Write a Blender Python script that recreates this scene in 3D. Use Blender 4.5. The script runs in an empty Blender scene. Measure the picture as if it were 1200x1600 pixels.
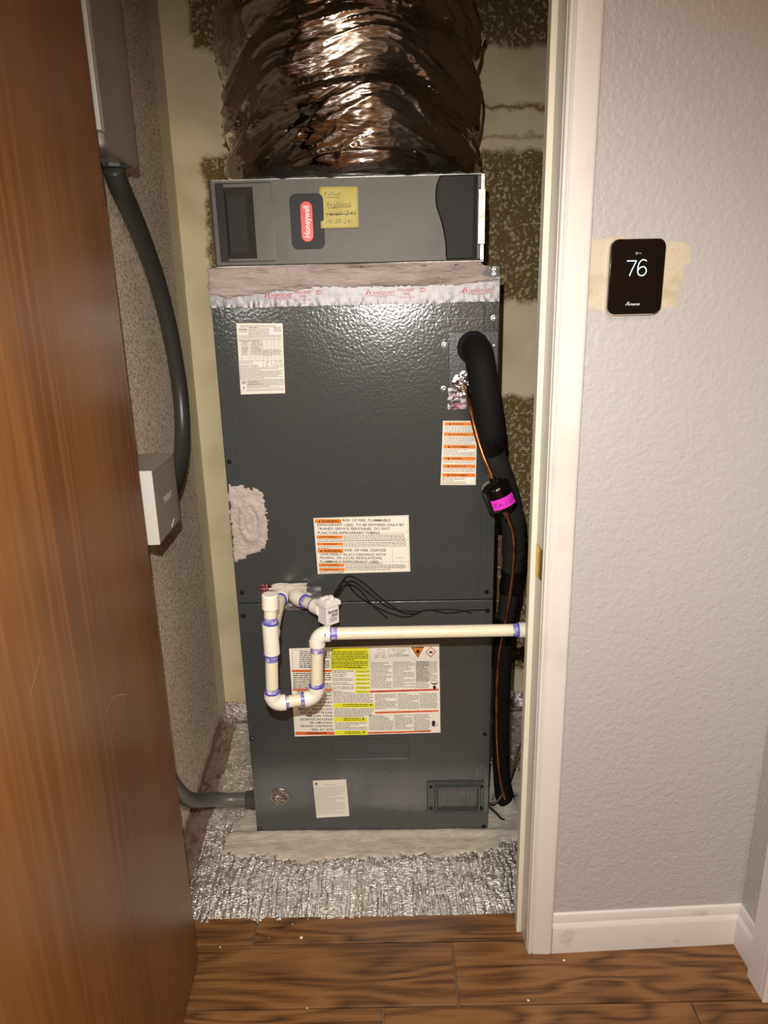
import bpy, math, random
import numpy as np
from math import sin, cos, pi, radians, sqrt
from mathutils import Vector, Matrix
random.seed(7)
C = bpy.context.scene.collection

# ------------------------------------------------------------------ camera, world, light, exposure
def cam_axes(pitch, roll, yaw):
    p, r, y = map(radians, (pitch, roll, yaw))
    fw = Vector((sin(y)*cos(p), cos(y)*cos(p), -sin(p)))
    rt = Vector((cos(y), -sin(y), 0)); up = rt.cross(fw)
    return rt*cos(r) - up*sin(r), rt*sin(r) + up*cos(r), fw
CR, CU, CF = cam_axes(16.4, 1.34, 1.9)
cd = bpy.data.cameras.new('camera'); cam = bpy.data.objects.new('camera', cd); C.objects.link(cam)
cd.sensor_fit = 'VERTICAL'; cd.sensor_height = 36; cd.lens = 1109/1600*36; cd.clip_start = .02
cam.matrix_world = Matrix(((CR.x, CU.x, -CF.x, 0), (CR.y, CU.y, -CF.y, -1.225), (CR.z, CU.z, -CF.z, 1.370), (0, 0, 0, 1)))
bpy.context.scene.camera = cam
sc = bpy.context.scene
sc.view_settings.view_transform = 'Standard'; sc.view_settings.look = 'None'
sc.view_settings.gamma = 1; sc.view_settings.exposure = 0.0; sc.view_settings.use_curve_mapping = False
w = bpy.data.worlds.new('world'); sc.world = w; w.use_nodes = True
w.node_tree.nodes['Background'].inputs[0].default_value = (.5, .42, .34, 1)
w.node_tree.nodes['Background'].inputs[1].default_value = .05
FLASH = 100.0
ld = bpy.data.lights.new('phone_flash', 'SPOT'); ld.energy = FLASH; ld.shadow_soft_size = .004
ld.spot_size = radians(124); ld.spot_blend = .85; ld.color = (1.0, .968, .915)
lo = bpy.data.objects.new('phone_flash', ld); C.objects.link(lo)
LP = Vector((-.024, -1.187, 1.500)); AIM = (CF - CU*.36).normalized()
lo.matrix_world = Matrix.Translation(LP) @ AIM.to_track_quat('-Z', 'Y').to_matrix().to_4x4()
ld = bpy.data.lights.new('hall_ceiling_lamp', 'AREA'); ld.energy = 32; ld.size = .5; ld.color = (1.0, .78, .58)
lo = bpy.data.objects.new('hall_ceiling_lamp', ld); C.objects.link(lo); lo.location = (.3, -1.9, 2.40)

# ------------------------------------------------------------------ materials
def lin(c):
    if isinstance(c, str):
        c = [int(c[i:i+2], 16)/255 for i in (0, 2, 4)]
    return tuple((x/12.92 if x <= .04045 else ((x+.055)/1.055)**2.4) for x in c) + (1,)
def mat(name, col, rough=.5, metal=0, bump=(), var=(), coat=0, emit=None, spec=.5, rvar=None, coord='Object'):
    m = bpy.data.materials.new(name); m.use_nodes = True; nt = m.node_tree; N = nt.nodes; L = nt.links
    b = N['Principled BSDF']; b.inputs['Base Color'].default_value = lin(col); b.inputs['Roughness'].default_value = rough
    b.inputs['Metallic'].default_value = metal; b.inputs['Coat Weight'].default_value = coat; b.inputs['Coat Roughness'].default_value = .12
    b.inputs['Specular IOR Level'].default_value = spec
    tc = N.new('ShaderNodeTexCoord')
    def coords(scale):
        mp = N.new('ShaderNodeMapping'); L.new(tc.outputs[coord], mp.inputs[0])
        mp.inputs['Scale'].default_value = scale if hasattr(scale, '__len__') else (scale,)*3
        return mp.outputs[0]
    last = None
    for (sc_, col2, lo_, hi_, det) in var:
        n = N.new('ShaderNodeTexNoise'); n.inputs['Detail'].default_value = det; n.inputs['Scale'].default_value = 1
        L.new(coords(sc_), n.inputs['Vector'])
        r = N.new('ShaderNodeMapRange'); r.inputs[1].default_value = lo_; r.inputs[2].default_value = hi_; L.new(n.outputs['Fac'], r.inputs[0])
        x = N.new('ShaderNodeMix'); x.data_type = 'RGBA'; L.new(r.outputs[0], x.inputs[0])
        if last: L.new(last, x.inputs[6])
        else: x.inputs[6].default_value = lin(col)
        x.inputs[7].default_value = lin(col2); last = x.outputs[2]
    if last: L.new(last, b.inputs['Base Color'])
    pn = None
    for (kind, sc_, dist, det) in bump:
        if kind == 'voro':
            n = N.new('ShaderNodeTexVoronoi'); n.feature = 'F1'; n.inputs['Scale'].default_value = 1; out = n.outputs['Distance']
        elif kind == 'edge':
            n = N.new('ShaderNodeTexVoronoi'); n.feature = 'DISTANCE_TO_EDGE'; n.inputs['Scale'].default_value = 1; out = n.outputs['Distance']
        elif kind == 'wave':
            n = N.new('ShaderNodeTexWave'); n.inputs['Scale'].default_value = 1; n.inputs['Distortion'].default_value = det; out = n.outputs['Fac']
        else:
            n = N.new('ShaderNodeTexNoise'); n.inputs['Scale'].default_value = 1; n.inputs['Detail'].default_value = det; out = n.outputs['Fac']
        L.new(coords(sc_), n.inputs['Vector'])
        bp = N.new('ShaderNodeBump'); bp.inputs['Distance'].default_value = dist; bp.inputs['Strength'].default_value = 1
        L.new(out, bp.inputs['Height'])
        if pn: L.new(pn, bp.inputs['Normal'])
        pn = bp.outputs[0]
    if pn: L.new(pn, b.inputs['Normal'])
    if rvar:
        sc_, a, z = rvar
        n = N.new('ShaderNodeTexNoise'); n.inputs['Scale'].default_value = 1; n.inputs['Detail'].default_value = 3; L.new(coords(sc_), n.inputs['Vector'])
        r = N.new('ShaderNodeMapRange'); r.inputs[1].default_value = .35; r.inputs[2].default_value = .65; r.inputs[3].default_value = a; r.inputs[4].default_value = z
        L.new(n.outputs['Fac'], r.inputs[0]); L.new(r.outputs[0], b.inputs['Roughness'])
    if emit:
        b.inputs['Emission Color'].default_value = lin(emit[0]); b.inputs['Emission Strength'].default_value = emit[1]
    return m

MT = {}
MT['wall'] = mat('wall_paint_grey', 'aba9a8', .38, bump=[('noise', 130, .0018, 2), ('noise', 60, .0010, 1)], spec=.4)
MT['wall_plain'] = mat('wall_paint_hall', 'c4a98a', .6, bump=[('noise', 60, .001, 2)])
MT['ceiling'] = mat('ceiling_paint', 'b8a68e', .8)
MT['trim'] = mat('trim_gloss_white', 'cfccc5', .33, bump=[('noise', (40, 40, 4), .0006, 3)], var=[((14, 14, 5), 'c0baae', .55, .75, 4)])
MT['trim_old'] = mat('stop_paint_worn', 'd2cdb8', .4, var=[((60, 60, 9), 'b5ad88', .62, .74, 5)], bump=[('noise', (50, 50, 8), .0008, 3)])
MT['base'] = mat('baseboard_paint', 'cfcbc8', .38, var=[((20, 9, 30), 'bab3a8', .60, .75, 4)], bump=[('noise', 30, .0006, 2)])
MT['patch'] = mat('bare_patch', 'bcb09c', .7, bump=[('noise', 110, .0015, 3)], var=[(25, 'a8987c', .5, .75, 4)])
MT['grout'] = mat('grout', '6f5a48', .8)
MT['black_rubber'] = mat('foam_black', '0a0a0a', .8, spec=.25, bump=[('noise', 30, .001, 2)])
MT['foam_grey'] = mat('foam_dark', '22201e', .75, spec=.3, var=[(8, '191816', .4, .7, 3)], bump=[('noise', 25, .002, 2)])
MT['tape_black'] = mat('vinyl_tape', '0c0c0c', .3, bump=[('noise', (20, 20, 60), .002, 2)])
MT['cable_black'] = mat('cable_jacket', '0b0b0b', .6, spec=.2)
MT['cable_brown'] = mat('cable_brown', '4b3020', .5)
MT['copper'] = mat('copper_tube', 'b9805a', .34, metal=1, rvar=(30, .25, .5), var=[(40, '8a5232', .45, .7, 3)])
MT['brass'] = mat('brass', 'c9a64c', .3, metal=1)
MT['black_gloss'] = mat('black_enamel', '080808', .12, coat=.4)
MT['enamel'] = mat('slate_enamel', '3e4243', .17, coat=0, bump=[('noise', 170, .00042, 1), ('noise', 7, .0010, 1)], spec=.9)
MT['enamel_smooth'] = mat('slate_enamel_smooth', '3d4142', .28, bump=[('noise', 200, .0004, 2)], spec=.6)
MT['screw'] = mat('screw_black', '0d0d0e', .35)
MT['steel'] = mat('galvanised', 'b9b8b0', .35, metal=1, var=[(60, '8f8e88', .4, .7, 3)])
MT['pvc'] = mat('pvc_cream', 'e3dcbf', .32, var=[((30, 30, 30), 'd6cda8', .55, .8, 3)], spec=.5)
MT['pvc_white'] = mat('pvc_fitting', 'e9e4d4', .3)
MT['primer'] = mat('purple_primer', '3b34a4', .35, var=[(160, '8c88c8', .45, .75, 4)])
MT['primer_light'] = mat('primer_wash', '6660c0', .4, var=[(70, 'd9d3c4', .50, .60, 4), (110, '9d99cf', .45, .6, 4)])
MT['blue_mark'] = mat('blue_mark', '3f9bd0', .5)
MT['switch'] = mat('switch_plastic', 'eae6e2', .35)
MT['mastic'] = mat('duct_mastic', 'c2bbae', .55, bump=[('noise', (30, 160, 160), .0018, 4), ('noise', 55, .0025, 3)], var=[(22, 'b0a99c', .4, .7, 4)])
MT['mastic_band'] = mat('duct_mastic_band', 'a3968f', .50, bump=[('noise', (26, 90, 210), .004, 4)], var=[((14, 30, 60), '83766d', .4, .7, 4)])
MT['mastic_patch'] = mat('duct_mastic_patch', 'b0a49b', .5, bump=[('noise', 140, .0030, 5), ('noise', 45, .004, 3)])
MT['foil_tape'] = mat('foil_tape', '8f8d8f', .55, metal=1, bump=[('noise', 90, .0009, 3)])
MT['foil_wad'] = mat('foil_wad', 'cfcac8', .28, metal=1, bump=[('edge', (55, 55, 55), .003, 0), ('noise', 130, .002, 4)])
MT['foil_tape_pink'] = mat('foil_tape_floor', 'b9a49a', .4, metal=.75, bump=[('edge', (70, 25, 70), .004, 0), ('noise', 90, .003, 4)], var=[(30, '8f6f66', .5, .7, 3)])
MT['foil_floor'] = mat('foil_scrim', 'f6f5f1', .32, metal=1, bump=[('noise', (90, 330, 30), .0040, 2), ('noise', (260, 420, 30), .0014, 2)], rvar=(40, .18, .40))
MT['foil_duct'] = mat('foil_jacket', 'cbc4bd', .12, metal=1, bump=[('noise', (9, 9, 34), .008, 2), ('noise', (30, 30, 110), .0010, 3)], rvar=(7, .07, .22))
MT['strap'] = mat('duct_strap', '3b3936', .35, metal=.6, bump=[('noise', 30, .002, 3)])
MT['box_grey'] = mat('box_grey', '8f887f', .4, bump=[('noise', 60, .0004, 2)], var=[((5, 5, 2), '827a70', .4, .7, 3)])
MT['box_light'] = mat('box_cover_light', 'b2b0a6', .38)
MT['box_silver'] = mat('box_cover_silver', 'c4c0b8', .35)
MT['conduit'] = mat('conduit_grey', '3c3c3a', .4)
MT['fgrey'] = mat('filter_door_grey', '5b5852', .5, var=[(9, '53504a', .4, .7, 3)], bump=[('noise', 40, .0006, 2)], spec=.4)
MT['fdark'] = mat('filter_trim_dark', '2a2928', .6, spec=.2)
MT['fdark2'] = mat('filter_recess', '37332f', .6, spec=.2)
MT['fblue'] = mat('badge_plate', '303134', .55, spec=.2)
MT['red'] = mat('badge_red', 'd5392a', .35)
MT['white_print'] = mat('white_print', 'e8e6e4', .5)
MT['note'] = mat('note_paper', 'c6b970', .8, var=[(30, 'baab5c', .4, .7, 2)])
MT['ink'] = mat('ink', '2c2620', .6)
MT['paper'] = mat('label_paper', 'dcd8cd', .45)
MT['paper_warm'] = mat('label_paper_bright', 'eeeadb', .42)
MT['print'] = mat('print_black', '1d1b19', .5)
MT['print_grey'] = mat('print_grey', '6f6b64', .5)
MT['orange'] = mat('print_orange', 'e87f1e', .42)
MT['dorange'] = mat('print_red_orange', 'dd6a34', .42)
MT['redband'] = mat('print_red', 'cc4434', .42)
MT['yellow'] = mat('print_yellow', 'e6e42c', .42)
MT['magenta_print'] = mat('tape_print', 'c2395c', .5)
MT['pink'] = mat('pink_sticker', 'e033c8', .4)
MT['glass_black'] = mat('thermostat_glass', '050506', .04, spec=.6)
MT['digits'] = mat('lit_digits', 'bfe9f2', .5, emit=('bfe9f2', .85))
MT['white_plastic'] = mat('white_plastic', 'cfc8c2', .4)
MT['chip'] = mat('paint_chip', 'e2dccf', .7)
MT['scratch'] = mat('scratch', 'a07a4a', .6)
MT['clear'] = mat('foil_knockout', 'a8a29a', .2, metal=1, bump=[('edge', 130, .004, 0)])

def wood(name, base, dark, light, scale, rough, objrand=False, bump=.0004):
    m = bpy.data.materials.new(name); m.use_nodes = True; nt = m.node_tree; N = nt.nodes; L = nt.links
    b = N['Principled BSDF']; b.inputs['Roughness'].default_value = rough
    tc = N.new('ShaderNodeTexCoord'); mp = N.new('ShaderNodeMapping'); L.new(tc.outputs['Object'], mp.inputs[0]); mp.inputs['Scale'].default_value = scale
    vec = mp.outputs[0]
    if objrand:
        oi = N.new('ShaderNodeObjectInfo'); mu = N.new('ShaderNodeMath'); mu.operation = 'MULTIPLY'; mu.inputs[1].default_value = 60; L.new(oi.outputs['Random'], mu.inputs[0])
        cb = N.new('ShaderNodeCombineXYZ'); L.new(mu.outputs[0], cb.inputs[0]); L.new(mu.outputs[0], cb.inputs[1])
        ad = N.new('ShaderNodeVectorMath'); L.new(vec, ad.inputs[0]); L.new(cb.outputs[0], ad.inputs[1]); vec = ad.outputs[0]
    n0 = N.new('ShaderNodeTexNoise'); n0.inputs['Scale'].default_value = 1; n0.inputs['Detail'].default_value = 2; n0.inputs['Distortion'].default_value = .6; L.new(vec, n0.inputs['Vector'])
    mm = N.new('ShaderNodeMath'); mm.operation = 'MULTIPLY'; mm.inputs[1].default_value = 8; L.new(n0.outputs['Fac'], mm.inputs[0])
    fr = N.new('ShaderNodeMath'); fr.operation = 'PINGPONG'; fr.inputs[1].default_value = .5; L.new(mm.outputs[0], fr.inputs[0])
    sc2 = N.new('ShaderNodeVectorMath'); sc2.operation = 'MULTIPLY'; sc2.inputs[1].default_value = (5, 14, 3); L.new(vec, sc2.inputs[0])
    n1 = N.new('ShaderNodeTexNoise'); n1.inputs['Scale'].default_value = 1; n1.inputs['Detail'].default_value = 6; L.new(sc2.outputs[0], n1.inputs['Vector'])
    ad2 = N.new('ShaderNodeMath'); L.new(fr.outputs[0], ad2.inputs[0]); L.new(n1.outputs['Fac'], ad2.inputs[1])
    cr = N.new('ShaderNodeValToRGB'); e = cr.color_ramp.elements
    e[0].position = .38; e[0].color = lin(dark); e[1].position = .95; e[1].color = lin(light)
    k = e.new(.62); k.color = lin(base); L.new(ad2.outputs[0], cr.inputs[0]); L.new(cr.outputs[0], b.inputs['Base Color'])
    bp = N.new('ShaderNodeBump'); bp.inputs['Distance'].default_value = bump; L.new(ad2.outputs[0], bp.inputs['Height']); L.new(bp.outputs[0], b.inputs['Normal'])
    return m
MT['plank'] = wood('wood_look_plank', '644122', '3f2816', '7f5833', (1.5, 9, 5), .36, True)
MT['door'] = mat('varnished_door_veneer', '744a21', .34, var=[((3, 5, 1.1), '623b1a', .40, .62, 4), ((60, 70, 2.2), '7d5029', .48, .75, 5), ((200, 260, 7), '633c18', .55, .8, 3)], bump=[('noise', (200, 260, 6), .0002, 3)], spec=.45)

def closet_wall(name, smooth, tex, flake, bands):
    """drywall: smooth joint-compound bands, bare spattered board between; bands = z ranges left bare."""
    m = bpy.data.materials.new(name); m.use_nodes = True; nt = m.node_tree; N = nt.nodes; L = nt.links
    b = N['Principled BSDF']; b.inputs['Roughness'].default_value = .8; b.inputs['Specular IOR Level'].default_value = .25
    tc = N.new('ShaderNodeTexCoord'); sx = N.new('ShaderNodeSeparateXYZ'); L.new(tc.outputs['Object'], sx.inputs[0])
    def noise(scale, det, rough=.5):
        n = N.new('ShaderNodeTexNoise'); n.inputs['Scale'].default_value = scale; n.inputs['Detail'].default_value = det; n.inputs['Roughness'].default_value = rough
        L.new(tc.outputs['Object'], n.inputs['Vector']); return n.outputs['Fac']
    def math_(op, a, c, clamp=False):
        n = N.new('ShaderNodeMath'); n.operation = op; n.use_clamp = clamp
        for i, q in enumerate((a, c)):
            if isinstance(q, (int, float)): n.inputs[i].default_value = q
            else: L.new(q, n.inputs[i])
        return n.outputs[0]
    wob = math_('MULTIPLY', math_('SUBTRACT', noise(14, 4, .7), .5), .07)
    z = math_('ADD', sx.outputs[2], wob); x = math_('ADD', sx.outputs[0], wob)
    mask = None
    for (z0, z1) in bands:
        lo_ = math_('MULTIPLY', math_('SUBTRACT', z, z0), 60, True); hi_ = math_('MULTIPLY', math_('SUBTRACT', z1, z), 60, True)
        q = math_('MULTIPLY', lo_, hi_); mask = q if mask is None else math_('MAXIMUM', mask, q)
    mask = math_('MULTIPLY', mask, math_('MULTIPLY', math_('SUBTRACT', x, -.425), 60, True))
    fl = noise(95, 5, .62); r = N.new('ShaderNodeMapRange'); r.inputs[1].default_value = .48; r.inputs[2].default_value = .58; L.new(fl, r.inputs[0])
    r2 = N.new('ShaderNodeMapRange'); r2.inputs[1].default_value = .45; r2.inputs[2].default_value = .7; L.new(noise(7, 4), r2.inputs[0])
    def mix(f, a, c):
        n = N.new('ShaderNodeMix'); n.data_type = 'RGBA'; L.new(f, n.inputs[0])
        for i, q in ((6, a), (7, c)):
            if isinstance(q, tuple): n.inputs[i].default_value = q
            else: L.new(q, n.inputs[i])
        return n.outputs[2]
    bare = mix(r.outputs[0], lin(tex), lin(flake))
    sm = mix(r2.outputs[0], lin(smooth), lin('c4b890'))
    # thin torn-tape stains along the board seam
    st = math_('SUBTRACT', z, 1.892); st = math_('ABSOLUTE', st, 0); stain = math_('SUBTRACT', 1.0, math_('MULTIPLY', st, 90), True)
    st2 = math_('ABSOLUTE', math_('SUBTRACT', z, 1.812), 0); stain2 = math_('MULTIPLY', math_('SUBTRACT', 1.0, math_('MULTIPLY', st2, 110), True), .6)
    right = math_('MULTIPLY', math_('SUBTRACT', sx.outputs[0], .2), 10, True)
    stain = math_('MULTIPLY', math_('MAXIMUM', stain, stain2), right)
    sm = mix(stain, sm, lin('7a5f28'))
    col = mix(mask, sm, bare); L.new(col, b.inputs['Base Color'])
    h = math_('MULTIPLY', r.outputs[0], mask)
    bp = N.new('ShaderNodeBump'); bp.inputs['Distance'].default_value = .002; L.new(h, bp.inputs['Height']); L.new(bp.outputs[0], b.inputs['Normal'])
    return m
MT['closet_back'] = closet_wall('closet_drywall', 'd9cba6', '715d33', 'b3a47b', [(2.03, 2.6), (1.355, 1.785), (.12, 1.09)])
MT['closet_side'] = mat('sprayed_texture', 'e6d9c2', .8, var=[(6, 'd8cdb8', .5, .8, 3), (190, 'a58f76', .50, .60, 5)], bump=[('noise', 190, .0012, 3)], spec=.25)
MT['closet_smooth'] = mat('corner_compound', 'd2caa9', .75, var=[(6, 'c4ba97', .45, .75, 3)], spec=.3)

# ------------------------------------------------------------------ mesh helpers
class B:
    def __init__(s): s.v = []; s.f = []; s.m = []
    def add(s, vs, fs, mi=0):
        o = len(s.v); s.v.extend([tuple(p) for p in vs]); s.f.extend([tuple(i+o for i in f) for f in fs]); s.m.extend([mi]*len(fs)); return s
    def box(s, x0, x1, y0, y1, z0, z1, mi=0):
        return s.add([(x0, y0, z0), (x1, y0, z0), (x1, y1, z0), (x0, y1, z0), (x0, y0, z1), (x1, y0, z1), (x1, y1, z1), (x0, y1, z1)],
                     [(0, 3, 2, 1), (4, 5, 6, 7), (0, 1, 5, 4), (1, 2, 6, 5), (2, 3, 7, 6), (3, 0, 4, 7)], mi)
    def cyl(s, p0, p1, r0, r1=None, n=28, mi=0):
        return s.tube([p0, p1], [r0, r0 if r1 is None else r1], n, mi)
    def tube(s, pts, r, n=20, mi=0, caps=True):
        pts = [Vector(p) for p in pts]; k = len(pts)
        if not hasattr(r, '__len__'): r = [r]*k
        d = []
        for i in range(k):
            t = pts[min(i+1, k-1)] - pts[max(i-1, 0)]
            if t.length < 1e-9: t = d[-1] if d else Vector((0, 0, 1))
            d.append(t.normalized())
        a = d[0].orthogonal().normalized(); vs = []
        for i in range(k):
            a = (a - d[i]*a.dot(d[i])).normalized(); b_ = d[i].cross(a)
            for j in range(n):
                q = 2*pi*j/n; vs.append(pts[i] + (a*cos(q) + b_*sin(q))*r[i])
        fs = [(i*n+j, i*n+(j+1) % n, (i+1)*n+(j+1) % n, (i+1)*n+j) for i in range(k-1) for j in range(n)]
        if caps: fs += [tuple(range(n-1, -1, -1)), tuple((k-1)*n+j for j in range(n))]
        return s.add(vs, fs, mi)
    def prism(s, poly, o, u, v, n, t, mi=0):
        """polygon (2D) in the plane o,u,v pushed t along n"""
        o, u, v, n = map(Vector, (o, u, v, n)); k = len(poly)
        vs = [o+u*a+v*b_ for a, b_ in poly] + [o+u*a+v*b_+n*t for a, b_ in poly]
        fs = [tuple(range(k, 2*k)), tuple(range(k-1, -1, -1))] + [(i, (i+1) % k, k+(i+1) % k, k+i) for i in range(k)]
        return s.add(vs, fs, mi)
    def build(s, name, mats, parent=None, inv=None, ang=35, bevel=0, seg=2, smooth=True):
        me = bpy.data.meshes.new(name)
        vs = s.v
        if inv is not None: vs = [tuple(inv @ Vector(p)) for p in vs]
        me.from_pydata(vs, [], s.f)
        if not isinstance(mats, (list, tuple)): mats = [mats]
        for m_ in mats: me.materials.append(MT[m_] if isinstance(m_, str) else m_)
        if len(mats) > 1: me.polygons.foreach_set('material_index', s.m)
        me.update()
        if smooth:
            me.polygons.foreach_set('use_smooth', [True]*len(me.polygons)); me.set_sharp_from_angle(angle=radians(ang))
        o = bpy.data.objects.new(name, me); C.objects.link(o)
        if parent: o.parent = parent
        if bevel:
            md = o.modifiers.new('bevel', 'BEVEL'); md.width = bevel; md.segments = seg; md.limit_method = 'ANGLE'; md.angle_limit = radians(40)
            md.harden_normals = True
        return o
def spline(pts, n=10):
    P = [Vector(p) for p in pts]; P = [P[0]*2-P[1]] + P + [P[-1]*2-P[-2]]; out = []
    for i in range(1, len(P)-2):
        for k in range(n):
            t = k/n; a, b_, c, d = P[i-1:i+3]
            out.append(.5*((2*b_) + (c-a)*t + (2*a-5*b_+4*c-d)*t*t + (3*b_-a-3*c+d)*t**3))
    return out + [P[-2]]
def rrect(x0, x1, y0, y1, r, n=6):
    p = []
    for cx, cy, a in ((x1-r, y0+r, -90), (x1-r, y1-r, 0), (x0+r, y1-r, 90), (x0+r, y0+r, 180)):
        for k in range(n+1):
            q = radians(a+90*k/n); p.append((cx+r*cos(q), cy+r*sin(q)))
    return p
def ribbon(b, pts, wd, mapf, mi=0):
    """flat stroke along 2D pts"""
    k = len(pts); L_, R_ = [], []
    for i in range(k):
        a = Vector(pts[max(i-1, 0)]); c = Vector(pts[min(i+1, k-1)]); t = (c-a)
        t = t.normalized() if t.length > 1e-9 else Vector((1, 0)); n = Vector((-t.y, t.x))*wd/2; p = Vector(pts[i])
        L_.append(mapf(*(p+n))); R_.append(mapf(*(p-n)))
    b.add(L_+R_, [(i+1, i, k+i, k+i+1) for i in range(k-1)], mi)
def thing(name, label, cat, loc=(0, 0, 0), rz=0, group=None):
    o = bpy.data.objects.new(name, None); C.objects.link(o); o.empty_display_size = .05
    o.location = loc; o.rotation_euler = (0, 0, rz); o['label'] = label; o['category'] = cat
    if group: o['group'] = group
    return o
def inv_of(o):
    return (Matrix.Translation(o.location) @ Matrix.Rotation(o.rotation_euler.z, 4, 'Z')).inverted()
def tag(o, label, cat, group=None):
    o['label'] = label; o['category'] = cat
    if group: o['group'] = group
    return o
def struct(o, label=None):
    o['kind'] = 'structure'
    if label: o['label'] = label
    return o
def lab(o, s): o['label'] = s; return o

# value noise in numpy
def vnoise(x, y, seed=0, px=0):
    xi = np.floor(x).astype(np.int64); yi = np.floor(y).astype(np.int64); fx = x-xi; fy = y-yi
    fx = fx*fx*(3-2*fx); fy = fy*fy*(3-2*fy)
    def h(a, b_):
        if px: a = a % px
        q = (a*374761393 + b_*668265263 + seed*1442695041) & 0xffffffff
        q = ((q ^ (q >> 13))*1274126177) & 0xffffffff
        return ((q ^ (q >> 16)) & 0xffff)/65535.0
    return (h(xi, yi)*(1-fx)+h(xi+1, yi)*fx)*(1-fy) + (h(xi, yi+1)*(1-fx)+h(xi+1, yi+1)*fx)*fy
def ridge(x, y, seed=0, px=0): return 1-np.abs(2*vnoise(x, y, seed, px)-1)
def grid_mesh(b, X, Y, Z, mask=None, mi=0):
    ny, nx = X.shape; o = len(b.v)
    b.v.extend(map(tuple, np.stack([X, Y, Z], -1).reshape(-1, 3).tolist()))
    for j in range(ny-1):
        for i in range(nx-1):
            if mask is None or mask[j, i]:
                a = o+j*nx+i; b.f.append((a, a+1, a+nx+1, a+nx)); b.m.append(mi)
def clean(b):
    used = sorted({i for f in b.f for i in f}); mp = {u: k for k, u in enumerate(used)}
    b.v = [b.v[u] for u in used]; b.f = [tuple(mp[i] for i in f) for f in b.f]; return b
def blob(outline, cell, hf, mapf, jag=.006, seed=1, jscale=(60, 60), edge=.012):
    """spread paste with a ragged rim: hf(s,t) height, fades to 0 at the rim"""
    P = np.array(outline); x0, y0 = P.min(0)-jag; x1, y1 = P.max(0)+jag
    s, t = np.meshgrid(np.arange(x0, x1+cell, cell), np.arange(y0, y1+cell, cell))
    ins = np.zeros(s.shape, bool); dist = np.full(s.shape, 9.)
    for i in range(len(P)):
        ax, ay = P[i]; bx, by = P[(i+1) % len(P)]
        cr = ((ay > t) != (by > t)); xx = (bx-ax)*(t-ay)/((by-ay) if by != ay else 1e-9)+ax; ins ^= cr & (s < xx)
        L2 = (bx-ax)**2+(by-ay)**2; u = np.clip(((s-ax)*(bx-ax)+(t-ay)*(by-ay))/L2, 0, 1)
        dist = np.minimum(dist, np.hypot(s-ax-u*(bx-ax), t-ay-u*(by-ay)))
    sd = np.where(ins, dist, -dist) + (vnoise(s*jscale[0], t*jscale[1], seed)-.5)*2*jag + (vnoise(s*jscale[0]*3, t*jscale[1]*3, seed+5)-.5)*jag
    h = hf(s, t)*np.clip(sd/edge, 0, 1)**.5
    q = mapf(s, t, h); b = B(); m = (sd[:-1, :-1] > 0) & (sd[1:, 1:] > 0) & (sd[1:, :-1] > 0) & (sd[:-1, 1:] > 0)
    grid_mesh(b, *q, mask=m); return clean(b)

# flat lettering from the built-in font
_gc = {}
def glyphs(txt, bold=0.0, shear=0.0):
    k = (txt, bold, shear)
    if k not in _gc:
        cu = bpy.data.curves.new('t', 'FONT'); cu.body = txt; cu.size = 1; cu.resolution_u = 2; cu.offset = bold; cu.shear = shear; cu.fill_mode = 'FRONT'
        ob = bpy.data.objects.new('t', cu); me = bpy.data.meshes.new_from_object(ob)
        vs = [(v.co.x, v.co.y) for v in me.vertices]; fs = [tuple(p.vertices) for p in me.polygons]
        fs2 = []
        for p, f in zip(me.polygons, fs): fs2.append(f if p.normal.z > 0 else f[::-1])
        bpy.data.objects.remove(ob); bpy.data.curves.remove(cu); bpy.data.meshes.remove(me)
        xs = [v[0] for v in vs]; ys = [v[1] for v in vs]
        _gc[k] = (vs, fs2, min(xs), max(xs), 0.0, max(ys))
    return _gc[k]
def put_text(b, txt, x0, x1, y0, y1, mapf, mi=0, bold=0, shear=0, flip=False, rot90=False):
    """fit txt in the box; y0 is the baseline, y1 the cap top (may be < y0 when y runs downwards)"""
    vs, fs, a, c, d, e = glyphs(txt, bold, shear); out = []
    for x, y in vs:
        s = (x-a)/(c-a); t = (y-d)/(e-d)
        if flip: s, t = 1-s, 1-t
        if rot90: s, t = 1-t, s
        out.append(mapf(x0+(x1-x0)*s, y0+(y1-y0)*t))
    b.add(out, fs, mi)

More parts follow.
